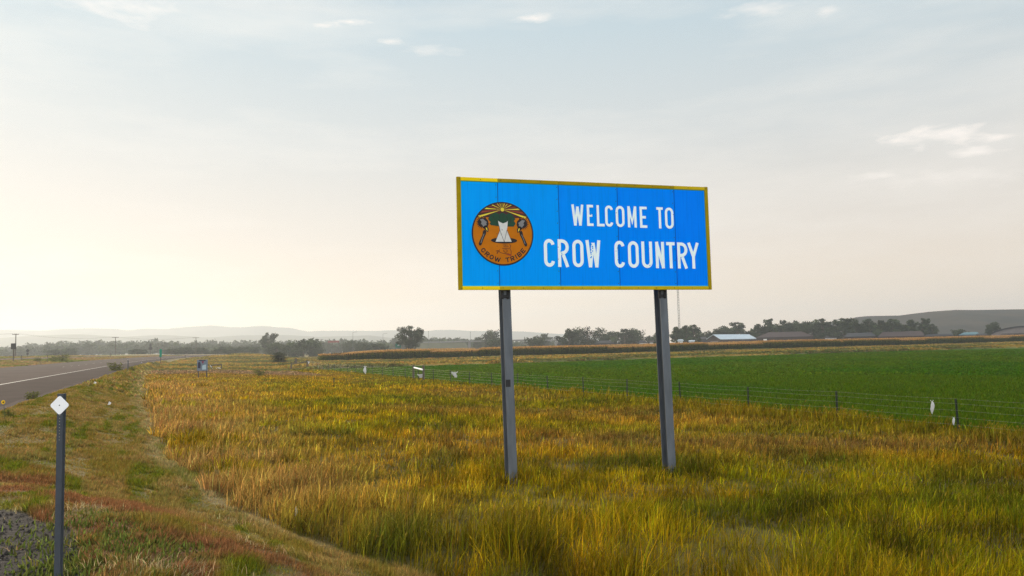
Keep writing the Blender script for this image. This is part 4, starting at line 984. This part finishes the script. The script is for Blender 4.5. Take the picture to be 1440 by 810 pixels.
# overpass
e = empty('overpass', (P(670, 480, 650).x, 650, 0), 0, 'low grey highway overpass crossing between the sign posts', 'bridge'); k = 650 / F
M_conc = mat('concrete', (.2, .19, .18), .9, noise=.15, scale=.3); x0 = e.location.x
def rel(px, py): v = P(px, py, 650); return v.x - x0, v.z
m = MB(); pa, pb, pc = rel(596, 480.5), rel(735, 477.5), rel(812, 477.6)
for (q, r_) in ((pa, pb), (pb, pc)):
    m.add([(q[0], -5, q[1] - 1.1), (r_[0], -5, r_[1] - 1.1), (r_[0], -5, r_[1]), (q[0], -5, q[1]), (q[0], 5, q[1] - 1.1), (r_[0], 5, r_[1] - 1.1), (r_[0], 5, r_[1]), (q[0], 5, q[1])], [(0, 1, 2, 3), (7, 6, 5, 4), (3, 2, 6, 7), (0, 4, 5, 1), (0, 3, 7, 4), (1, 5, 6, 2)])
m.build('deck', M_conc, e)
for px in (660, 700, 742, 782): q = rel(px, 479.5); m = MB(); m.box(q[0] - 1, q[0] + 1, -4, 4, -1, q[1] - .8); m.build('pier', M_conc, e)
m = MB(); a, b_ = rel(560, 489), rel(655, 482.2); c2 = rel(660, 489)
m.add([(a[0] - 6, -14, -1), (c2[0] + 2, -14, -1), (b_[0], -7, b_[1]), (pa[0], -7, pa[1] - .9), (a[0] - 6, 14, -1), (c2[0] + 2, 14, -1), (b_[0], 7, b_[1]), (pa[0], 7, pa[1] - .9)], [(0, 1, 2, 3), (7, 6, 5, 4), (3, 2, 6, 7), (0, 3, 7, 4), (1, 5, 6, 2)])
m.build('abutment', mat('grassy_bank', (.12, .115, .07), .95, noise=.2, scale=.2), e)

# ------------------------------------------------------------------ buildings behind the maize
Mw = {}
def turn(e):
    ph = math.atan2(e.location.x, e.location.y); e.rotation_euler = (0, 0, -ph); e.scale = (math.cos(ph), 1, 1)
def cm(name, c_, **k):
    if name not in Mw: Mw[name] = mat(name, c_, .8, noise=.12, scale=.6, **k)
    return Mw[name]
def house(name, px0, px1, ye, yr, Yd, dep, label, wall, roof, rx0=None, rx1=None, cat='building', doors=(), gable_left=False, over=.5):
    """walls to the eaves, a roof whose ridge runs from rx0 to rx1"""
    a = P(px0, ye, Yd); b = P(px1, ye, Yd); zr = P((px0 + px1) / 2, yr, Yd + dep / 2).z; z0 = -.6; e = empty(name, ((a.x + b.x) / 2, Yd, z0), 0, label, cat); cx = e.location.x
    za = (a.z + b.z) / 2 - z0; zr -= z0; x0, x1 = a.x - cx, b.x - cx; r0 = (P(rx0, yr, Yd).x - cx) if rx0 else x0; r1 = (P(rx1, yr, Yd).x - cx) if rx1 else x1
    m = MB(); m.box(x0 + over, x1 - over, over, dep - over, 0, za - .02); m.build('wall', wall, e)
    m = MB(); th_ = .25
    lo = [(x0, 0, za), (x1, 0, za), (x1, dep, za), (x0, dep, za)]; ri = [(r0, dep / 2, zr), (r1, dep / 2, zr)]
    vs = lo + ri + [(p[0], p[1], p[2] + th_) for p in lo + ri]
    m.add(vs, [(6, 7, 11, 10), (8, 9, 10, 11), (7, 8, 11), (9, 6, 10), (0, 1, 7, 6), (1, 2, 8, 7), (2, 3, 9, 8), (3, 0, 6, 9), (3, 2, 1, 0)]); m.build('roof', roof, e)
    if gable_left: m = MB(); m.add([(x0 - .02, .3, za), (x0 - .02, dep - .3, za), (r0 - .1, dep / 2, zr - .1)], [(0, 2, 1)]); m.build('gable', wall, e)
    turn(e)
    for (p0, p1, f, mt_) in doors:
        q0, q1 = P(p0, ye, Yd).x - cx, P(p1, ye, Yd).x - cx; m = MB(); m.box(q0, q1, over - .08, over - .005, .1, za * f); m.build('door', mt_, e)
    return e
W_ = cm('white_metal_roof', (.5, .56, .6)); BR = cm('brown_shingle', (.05, .03, .028)); BW = cm('brown_wall', (.045, .027, .022)); DK = cm('dark_opening', (.03, .03, .035)); PW = cm('pale_wall', (.22, .19, .18)); TQ = cm('turquoise_roof', (.12, .22, .25)); GYR = cm('grey_roof', (.036, .036, .04)); WHT = cm('white_paint_wall', (.75, .75, .72))
# the white-roofed barn stands with its gable end turned partly to us
def gable_barn():
    Yd = 500; a = P(993, 476.7, Yd + 8); b = P(1013, 476.9, Yd - 2); c_ = P(1065, 476.2, Yd); r0 = P(1002.5, 470.3, Yd + 3); r1 = P(1053, 470.0, Yd + 8); z0 = -.6
    e = empty('barn', (b.x, b.y, z0), 0, 'low barn with a bright white metal roof and brown gable end', 'barn'); o3 = Vector((b.x, b.y, z0))
    A, B, C_, R0, R1 = [v - o3 for v in (a, b, c_, r0, r1)]; D_ = A + (C_ - B); dn = Vector((0, 0, -.25))
    m = MB(); m.add([B, C_, R1, R0, A, D_, B + dn, C_ + dn, R1 + dn, R0 + dn, A + dn, D_ + dn], [(0, 1, 2, 3), (3, 2, 5, 4), (9, 8, 7, 6), (10, 11, 8, 9), (0, 6, 7, 1), (1, 7, 8, 2), (2, 8, 11, 5), (5, 11, 10, 4), (4, 10, 9, 3), (3, 9, 6, 0)]); m.build('roof', W_, e)
    def dnv(v, z_): return Vector((v.x, v.y, z_))
    I = lambda v: v.lerp((A + C_) / 2, .03)
    b4 = [I(A), I(B), I(C_), I(D_)]; m = MB(); m.add([dnv(v, 0) for v in b4] + [v - Vector((0, 0, .3)) for v in b4] + [R0.lerp(R1, .03) - Vector((0, 0, .35)), R1.lerp(R0, .03) - Vector((0, 0, .35))], [(0, 1, 5, 8, 4), (1, 2, 6, 5), (2, 3, 7, 9, 6), (3, 0, 4, 7)]); m.build('wall', BW, e)
    m = MB(); q = b4[0].lerp(b4[1], .25); q2 = b4[0].lerp(b4[1], .8); up_ = Vector((0, 0, 1)); off = Vector((-.1, -.15, 0)); zz_ = b4[1].z - 1.2
    m.add([dnv(q, 2.4) + off, dnv(q2, 2.4) + off, dnv(q2, zz_) + off, dnv(q, zz_) + off], [(0, 1, 2, 3)]); m.build('door', PW, e)
gable_barn()
house('barn', 1062, 1144, 474.3, 467.3, 490, 22, 'long barn with a hipped brown roof right of the white roofed one', BW, BR, 1080, 1128, 'barn', [(1073, 1078, .85, WHT), (1090, 1094, .8, DK), (1110, 1114, .8, DK)])
house('shed', 978, 995, 477.5, 474.5, 530, 10, 'grey shed tucked against the left end of the white roofed barn', GYR, GYR, 980, 993, 'shed')
house('shed', 952, 961.5, 479.3, 477.9, 460, 6, 'left of the two small white sheds below the poplar pair', WHT, W_, 954, 960, 'shed')
house('shed', 968, 977.5, 480.2, 479.0, 458, 5, 'right of the two small white sheds below the poplar pair', WHT, W_, 969, 977, 'shed')
house('house', 1159, 1177.5, 475.4, 472.6, 478, 9, 'small white walled house below the tall square topped tree', WHT, GYR, 1162.5, 1163.5, 'house', [(1166, 1168, .8, DK)])
house('farm_shed', 1186, 1232, 473.6, 468.5, 462, 14, 'long dark shed with a grey roof under the left half of the shelterbelt', BW, GYR, 1192, 1226, 'shed', [(1192, 1196, .8, W_)])
house('farm_shed', 1234, 1300, 473.2, 466.8, 460, 18, 'dark purple brown shed with an even roof under the right half of the shelterbelt', BW, BR, 1240, 1296, 'shed', [(1287, 1293, .8, GYR)])
house('farm_shed', 1300, 1342, 472.6, 470.2, 465, 12, 'long flat grey shed left of the dark round bush', GYR, GYR, 1303, 1338, 'shed', [(1310, 1316, .7, W_)])
house('house', 1348, 1378, 471.0, 467.8, 462, 10, 'low house with a turquoise roof near the right edge', PW, TQ, 1356, 1374, 'house', [(1360, 1363, .8, DK)])
house('shed', 1372, 1389, 471.3, 469.5, 455, 10, 'dark lean to beside the turquoise roofed house', GYR, GYR, 1374, 1387, 'shed')
house('house', 783, 815, 485.0, 480.8, 500, 12, 'dark low brown roofed house under the pair of trees between the sign posts', DK, GYR, 785, 813, 'house', [(790, 794, .8, BW)])
house('house', 834, 868, 482.6, 479.4, 540, 12, 'long grey roofed house in the middle between the sign posts', GYR, GYR, 838, 864, 'house')
house('house', 898, 912, 482.3, 479.0, 500, 8, 'small pale house just left of the right sign post', WHT, GYR, 899.5, 903, 'house', [(907, 909, .8, DK)])
house('shed', 912.5, 920, 481.4, 479.8, 500, 6, 'tiny white shed beside the small pale house', WHT, BR, 914, 919, 'shed')
# curved-roof hall at the right edge
def hall():
    Yd = 440; e0 = P(1438, 472, Yd); z0 = -.6; e = empty('hall', (e0.x, Yd, z0), 0, 'pale hall with a dark curved roof at the right edge', 'hall'); n = 14; V = []; pts = []
    for i in range(n + 1):
        f = i / n; px = 1393 + f * 100; py = 470.2 - 10.4 * math.sin(math.pi * f) ** .8; v = P(px, py, Yd); pts.append((v.x - e0.x, v.z - z0))
    m = MB(); N_ = len(pts)
    for (y_) in (0, 30):
        for (a, b) in pts: m.v.append((a, y_, b)); m.v.append((a, y_, b + .75))
    for i in range(N_ - 1):
        a = 2 * i; m.f += [(a, a + 2, a + 3, a + 1), (a + 1, a + 3, 2 * N_ + a + 3, 2 * N_ + a + 1), (2 * N_ + a, 2 * N_ + a + 1, 2 * N_ + a + 3, 2 * N_ + a + 2), (a, 2 * N_ + a, 2 * N_ + a + 2, a + 2)]
    m.build('roof', GYR, e)
    m = MB(); m.add([(pts[0][0] + .4, .6, 0)] + [(a, .6, b - .05) for a, b in pts[0:]] + [(pts[-1][0] - .4, .6, 0)], [tuple(range(N_ + 2))]); m.box(pts[0][0] + .5, pts[-1][0] - .5, .65, 29, 0, pts[0][1] - .1); m.build('wall', PW, e)
    for (q0, q1, z1, mt_) in ((1409, 1425, 3.0, WHT), (1426, 1432, 3.6, DK), (1436, 1446, 3.0, WHT)):
        a = P(q0, 470, Yd).x - e0.x; b = P(q1, 470, Yd).x - e0.x; m = MB(); m.box(a, b, .5, .56, .2, z1); m.build('door', mt_, e)
    turn(e)
    m = MB(); a = P(1408, 470, Yd).x - e0.x; b = P(1448, 470, Yd).x - e0.x; m.box(a, b, .0, .55, 3.8, 4.05); m.build('awning', DK, e)
hall()
# radio mast
t_ = P(948.6, 300, 600); e = empty('radio_mast', (t_.x, 600, -.6), R(20), 'slender lattice radio mast rising behind the right sign post', 'mast'); hM = 86.; m = MB(); rM = .75
cor = [(rM * math.cos(R(a)), rM * math.sin(R(a))) for a in (90, 210, 330)]
for c_ in cor: m.tube([(c_[0], c_[1], 0), (c_[0], c_[1], hM)], .13, 5)
z_ = 0; i = 0
while z_ < hM - 2:
    for q in range(3):
        a, b = cor[q], cor[(q + 1) % 3]; m.tube([(a[0], a[1], z_), (b[0], b[1], z_)], .13, 4, False); m.tube([(a[0], a[1], z_), (b[0], b[1], z_ + 2)], .06, 3, False)
    z_ += 2
m.build('lattice', mat('mast_grey', (.2, .19, .19), .7), e)
m = MB(); m.box(-1.3, 1.3, -.3, .3, hM * .62, hM * .62 + .5); m.build('bracket', M_dark, e)
t_ = P(842.5, 462, 560); m = MB(); m.tube([(0, 0, -1), (0, 0, t_.z + .6)], .1, 5); m.box(-.9, .9, -.05, .05, t_.z - .4, t_.z - .2)
o = m.build('antenna_pole', M_steel); o.location = (t_.x, 560, -.6); tag(o, 'thin antenna pole among the trees between the sign posts', 'antenna')

# ------------------------------------------------------------------ fence
x0f = 24.7
def fpt(yy): u_ = 22.6; v_ = (yy - u_ * SA) / CA; X_, Y_ = xy(u_, v_); return X_, Y_
fence = empty('wire_fence', (*fpt(24.8), h1(*fpt(24.8))), 0, 'barbed wire fence on thin dark posts between the golden field and green crop', 'fence')
fo = fence.location; ftop = []
ys = [20.3 + 4.45 * k for k in range(28)]
pm = MB(); pm.box(-.022, .022, -.003, .003, -.3, 1.12); pm.box(-.003, .003, -.025, .0, -.3, 1.12)
proto_post = None; rnd = random.Random(9)
for i, yy in enumerate(ys):
    X_, Y_ = fpt(yy); z_ = h1(X_, Y_); ftop.append(Vector((X_, Y_, z_)))
    if proto_post is None: proto_post = pm.build('fence_post', M_fence, fence); o = proto_post
    else: o = proto_post.copy(); COL.objects.link(o)
    o.location = Vector((X_, Y_, z_)) - fo; o.rotation_euler = (rnd.uniform(-.03, .03), rnd.uniform(-.035, .035), rnd.uniform(0, .6)); o.scale = (1.8, 1.8, 1 + rnd.uniform(-.03, .06))
for hgt in (.3, .52, .74, .95, 1.1):
    m = MB(); pts = []
    for a, b in zip(ftop[:-1], ftop[1:]):
        for q in range(4): pts.append(a.lerp(b, q / 4) + Vector((-.02, -.03, hgt - .025 * math.sin(math.pi * q / 4))) - fo)
    pts.append(ftop[-1] + Vector((0, -.03, hgt)) - fo); m.tube(pts, .0024, 4, False)
    for k in range(0, len(pts) - 1):
        for q in (.15, .5, .85): p = pts[k].lerp(pts[k + 1], q); m.tube([p + Vector((-.012, 0, -.018)), p + Vector((.012, 0, .018))], .003, 3)
    m.build('wire', M_wire, fence)
# wooden braces: white pipe brace by the fence, field gate at its far end
def fy(px): return 1100 * x0f / (px - 240)
def fpos(px): X_, Y_ = fpt(fy(px)); return Vector((X_, Y_, h1(X_, Y_)))
a, b = fpos(580.5), fpos(594.5); e = empty('brace', a, 0, 'two stout posts with a white crossbar in the wire fence', 'fence brace'); d = b - a
for q in (Vector((0, 0, 0)), d): m = MB(); m.tube([q + Vector((0, 0, -.2)), q + Vector((0, 0, 1.45))], .11, 8); m.build('post', M_wood, e)
m = MB(); m.tube([Vector((.1, -.12, 1.2)), d + Vector((-.1, -.12, 1.05))], .085, 8); m.build('crossbar', mat('white_pipe', (.85, .85, .85), .4), e)
a, b = fpos(409.5), fpos(432); a = P(409.5, 517, 141 * .985); a.z = h1(a.x, a.y); b = P(432, 516, 141); b.z = h1(b.x, b.y)
e = empty('field_gate', a, 0, 'dark wooden field gate frame right of the roadside shrub', 'gate'); d = b - a
for q, hh in ((Vector((0, 0, 0)), 1.1), (d, 1.35)): m = MB(); m.tube([q + Vector((0, 0, -.2)), q + Vector((0, 0, hh))], .13, 8); m.build('post', M_wood, e)
m = MB(); m.tube([Vector((0, 0, .95)), d + Vector((0, 0, 1.05))], .09, 7); m.build('rail', M_wood, e)
m = MB(); m.tube([Vector((0, 0, .35)), d + Vector((0, 0, .35))], .03, 6); m.build('wire', M_wood, e)
# small trough-like box and post behind the gate
b = hit(416, 512.5); e = empty('utility_box', b, 0, 'small grey box beside a leaning stump post behind the field gate', 'box'); k = b.y / F
m = MB(); m.box(-2.2 * k, -.3 * k, -.3, .3, 0, 4.6 * k); m.box(-7 * k, -2 * k, -.1, .1, 2.8 * k, 3.4 * k); m.build('cabinet', M_back, e, bevel=.03); m = MB(); m.tube([(.6 * k, 0, -.1), (.4 * k, 0, 8.5 * k)], [.35, .2], 7); m.build('stump', M_wood, e)
# white bags caught on the fence
def bag(px0, py0, w_px, h_px, Yd, label, seed, name='plastic_bag', split=False):
    rnd = random.Random(seed); k = Yd / F; c_ = P(px0, py0, Yd - .12); bm = bmesh.new(); n = 12; rings = 11; vs = []
    for r_ in range(rings + 1):
        f = r_ / rings; ring = []
        prof = (.16 + .84 * math.sin(math.pi * min(1, f * 1.05)) ** .7) * (1.0 - .25 * f)
        if split: prof = .9 - .55 * f
        for q in range(n):
            a = 6.283 * q / n; wob = 1 + .28 * math.sin(3 * a + f * 5 + seed) * f + rnd.uniform(-.16, .16)
            ring.append(bm.verts.new((math.cos(a) * w_px / 2 * k * prof * wob + .12 * w_px * k * math.sin(f * 4 + seed), math.sin(a) * w_px / 2 * k * prof * wob * .5, -f * h_px * k + rnd.uniform(-.02, .02))))
        vs.append(ring)
    for r_ in range(rings):
        for q in range(n): bm.faces.new((vs[r_][q], vs[r_][(q + 1) % n], vs[r_ + 1][(q + 1) % n], vs[r_ + 1][q]))
    bm.faces.new(vs[-1]); bm.faces.new(vs[0][::-1])
    # knotted handles
    for s__ in (-1, 1):
        p = [Vector((s__ * w_px * k * (.06 if not split else .3), 0, -.01)), Vector((s__ * w_px * k * (.28 if not split else .5), 0, .10 * h_px * k)), Vector((s__ * w_px * k * .42, 0, .06 * h_px * k))]
        for a, b in zip(p[:-1], p[1:]):
            t_ = w_px * k * .07; q = [bm.verts.new(a + Vector((0, 0, -t_))), bm.verts.new(b + Vector((0, 0, -t_))), bm.verts.new(b + Vector((0, 0, t_))), bm.verts.new(a + Vector((0, 0, t_)))]; bm.faces.new(q)
    me = bpy.data.meshes.new(name); bm.to_mesh(me); bm.free(); me.materials.append(M_white); o = bpy.data.objects.new(name, me); COL.objects.link(o); o.location = c_
    return tag(o, label, 'litter', 'white plastic bags snagged on the fence')
bag(1310.5, 564.5, 5.6, 17, fy(1311), 'crumpled white bag hanging from the wire near the right edge', 1)
bag(1341, 587.5, 3.6, 10, fy(1338), 'small white bag at the foot of the rightmost fence post', 2)
bag(513.5, 516, 4.5, 10, fy(514), 'white rag tied to the fence right of the maize corner', 3)
bag(639.5, 523.5, 9, 7, fy(640), 'spread white bag on the fence left of the left sign post', 4, split=True)
bag(591, 526.5, 9, 4.5, fy(592), 'torn white plastic under the white crossbar', 5, split=True)
bag(433.8, 508.5, 3, 3, 140, 'tiny white bag on the right gate post', 6, split=True)
# small dark stake in the field
b = hit(469.5, 540); m = MB(); m.tube([(0, 0, -.1), (.02, 0, .55)], .05, 6); m.tube([(0, 0, .35), (.1, 0, .5)], .03, 5); o = m.build('stake', M_fence); o.location = b; tag(o, 'short dark stake standing alone in the golden field', 'stake')

# ------------------------------------------------------------------ gravel, straw, litter, sunflower
def pebbles():
    g = np.random.default_rng(5); n = 16000; r = 3.5 + 8 * g.random(n) ** 1.3; a = g.uniform(-HALF, -.2, n); x, y = r * np.sin(a), r * np.cos(a); k = zone(x, y) == 7; x, y = x[k], y[k]; n = len(x)
    base = np.array([(1, 0, 0), (0, 1, 0), (-1, 0, 0), (0, -1, 0), (0, 0, .8), (0, 0, -.5)], float); fs = np.array([(0, 1, 4), (1, 2, 4), (2, 3, 4), (3, 0, 4)])
    s_ = g.gamma(1.5, .0042, n) + .003; V = base[None] * (s_[:, None, None] * g.uniform(.6, 1.3, (n, 6, 3))) ; an = g.uniform(0, 6.28, n); ca, sa = np.cos(an)[:, None], np.sin(an)[:, None]
    xx = V[..., 0] * ca - V[..., 1] * sa; yy = V[..., 0] * sa + V[..., 1] * ca; V[..., 0] = xx + x[:, None]; V[..., 1] = yy + y[:, None]; V[..., 2] += (H(x, y) + .003)[:, None]
    Fs = (np.arange(n) * 6)[:, None, None] + fs[None]; c_ = np.array((.036, .031, .03)) * np.exp(g.normal(0, .45, (n, 1))); 
    o = np_mesh('gravel', V.reshape(-1, 3), Fs.reshape(-1, 3), np.repeat(np.clip(c_, 0, .6), 6, 0), M_gravel); tag(o, 'dark loose gravel of the pull out in the near left corner', None, None, 'stuff')
M_gravel = mat('gravel_stone', (.1, .1, .1), 1, attr=True, spec=.05)
pebbles()
def weeds_near():
    """leafy ground weeds around the marker post, and dead straw lying flat"""
    g = np.random.default_rng(15); cen = []
    for (px, py, rx, n_) in ((130, 760, 1.0, 1500), (180, 735, .9, 1200), (100, 795, .5, 400), (110, 800, .7, 900), (215, 770, .8, 900), (150, 800, .8, 900), (95, 740, .3, 200)):
        p = hit(px, py); cen.append((p, rx, n_))
    X_, Y_, Hh = [], [], []
    for p, rx, n_ in cen: X_.append(p.x + g.normal(0, rx * .45, n_)); Y_.append(p.y + g.normal(0, rx * .35, n_)); Hh.append(np.full(n_, .07))
    x, y, h = np.concatenate(X_), np.concatenate(Y_), np.concatenate(Hh); h *= g.uniform(.4, 1.5, len(x)); wd = g.uniform(.008, .02, len(x)); c_ = np.tile(np.array((.095, .115, .025)), (len(x), 1))
    blades('ground_weeds', x, y, h, wd, varied(c_, g, .35), .6, 16, label='low leafy green weeds round the foot of the near marker post')
    X_, Y_ = [], []
    for (px, py, rx, n_) in ((200, 800, .5, 260), (105, 715, .4, 160), (60, 770, .35, 24), (330, 735, .5, 200), (290, 690, .5, 220), (45, 735, .5, 20), (350, 765, .6, 160), (240, 805, .5, 200)):
        p = hit(px, py); X_.append(p.x + g.normal(0, rx * .6, n_)); Y_.append(p.y + g.normal(0, rx * .4, n_))
    x, y = np.concatenate(X_), np.concatenate(Y_); n = len(x); h = g.uniform(.03, .11, n); c_ = np.tile(np.array((.42, .33, .18)), (n, 1))
    blades('dead_straw', x, y, h, np.full(n, .005), varied(c_, g, .25), .95, 17, label='bleached dead straw lying on the bank', zoff=.035)
weeds_near()
for i, (px, py, lab) in enumerate(((133, 541, 'white scrap of litter on the mown bank below the weeds'), (153.5, 570.5, 'white scrap of litter lower on the mown bank'), (232, 515, 'white scrap of litter at the foot of the mile plate'), (416.5, 752 - 23, 'pale blue scrap of litter at the edge of the tall grass'))):
    b = hit(px, py); k = b.y / F; m = MB(); s_ = 2.2 * k; m.add([(-s_, 0, .03), (s_ * .9, -.4 * s_, .05), (s_ * 1.1, .5 * s_, .12), (-.6 * s_, .6 * s_, .16), (0, 0, .19)], [(0, 1, 4), (1, 2, 4), (2, 3, 4), (3, 0, 4)]); o = m.build('litter', M_white); o.location = b; tag(o, lab, 'litter')
b = hit(7, 592); tp = P(5, 565.5, b.y); sf = empty('sunflower', b, 0, 'single yellow sunflower at the pavement edge on the far left', 'flower'); hh = tp.z - b.z; ox = tp.x - b.x
m = MB(); m.tube([(0, 0, -.05), (ox * .5 + .01, 0, hh * .5), (ox, 0, hh)], [.006, .005, .004], 5); m.build('stem', mat('flower_stem', (.06, .08, .03)), sf)
m = MB(); rp = 2.9 * b.y / F
for q in range(14):
    a = 6.283 * q / 14; a1, a2 = a - .2, a + .2; m.add([(ox + rp * .35 * math.cos(a1), -.01, hh + rp * .35 * math.sin(a1)), (ox + rp * .8 * math.cos(a1), -.02, hh + rp * .8 * math.sin(a1)), (ox + rp * 1.1 * math.cos(a), -.012, hh + rp * 1.1 * math.sin(a)), (ox + rp * .8 * math.cos(a2), -.02, hh + rp * .8 * math.sin(a2)), (ox + rp * .35 * math.cos(a2), -.01, hh + rp * .35 * math.sin(a2))], [(0, 1, 2, 3, 4)])
m.build('petals', mat('yellow_petal', (.75, .48, .01), transl=.4), sf)
m = MB(); m.tube([(ox, .005, hh), (ox, -.022, hh)], [rp * .42, rp * .34], 10); m.build('flower_head', mat('flower_centre', (.08, .03, .01)), sf)
m = MB()
for (z_, s__) in ((.3, 1), (.45, -1), (.6, 1), (.2, -1)): z0 = hh * z_; m.add([(ox * z_, 0, z0), (ox * z_ + s__ * .05, -.03, z0 + .03), (ox * z_ + s__ * .1, 0, z0 + .02), (ox * z_ + s__ * .05, .03, z0 + .02)], [(0, 1, 2, 3)])
m.build('leaf', M_leaf if False else mat('flower_leaf', (.07, .1, .03), transl=.3), sf)
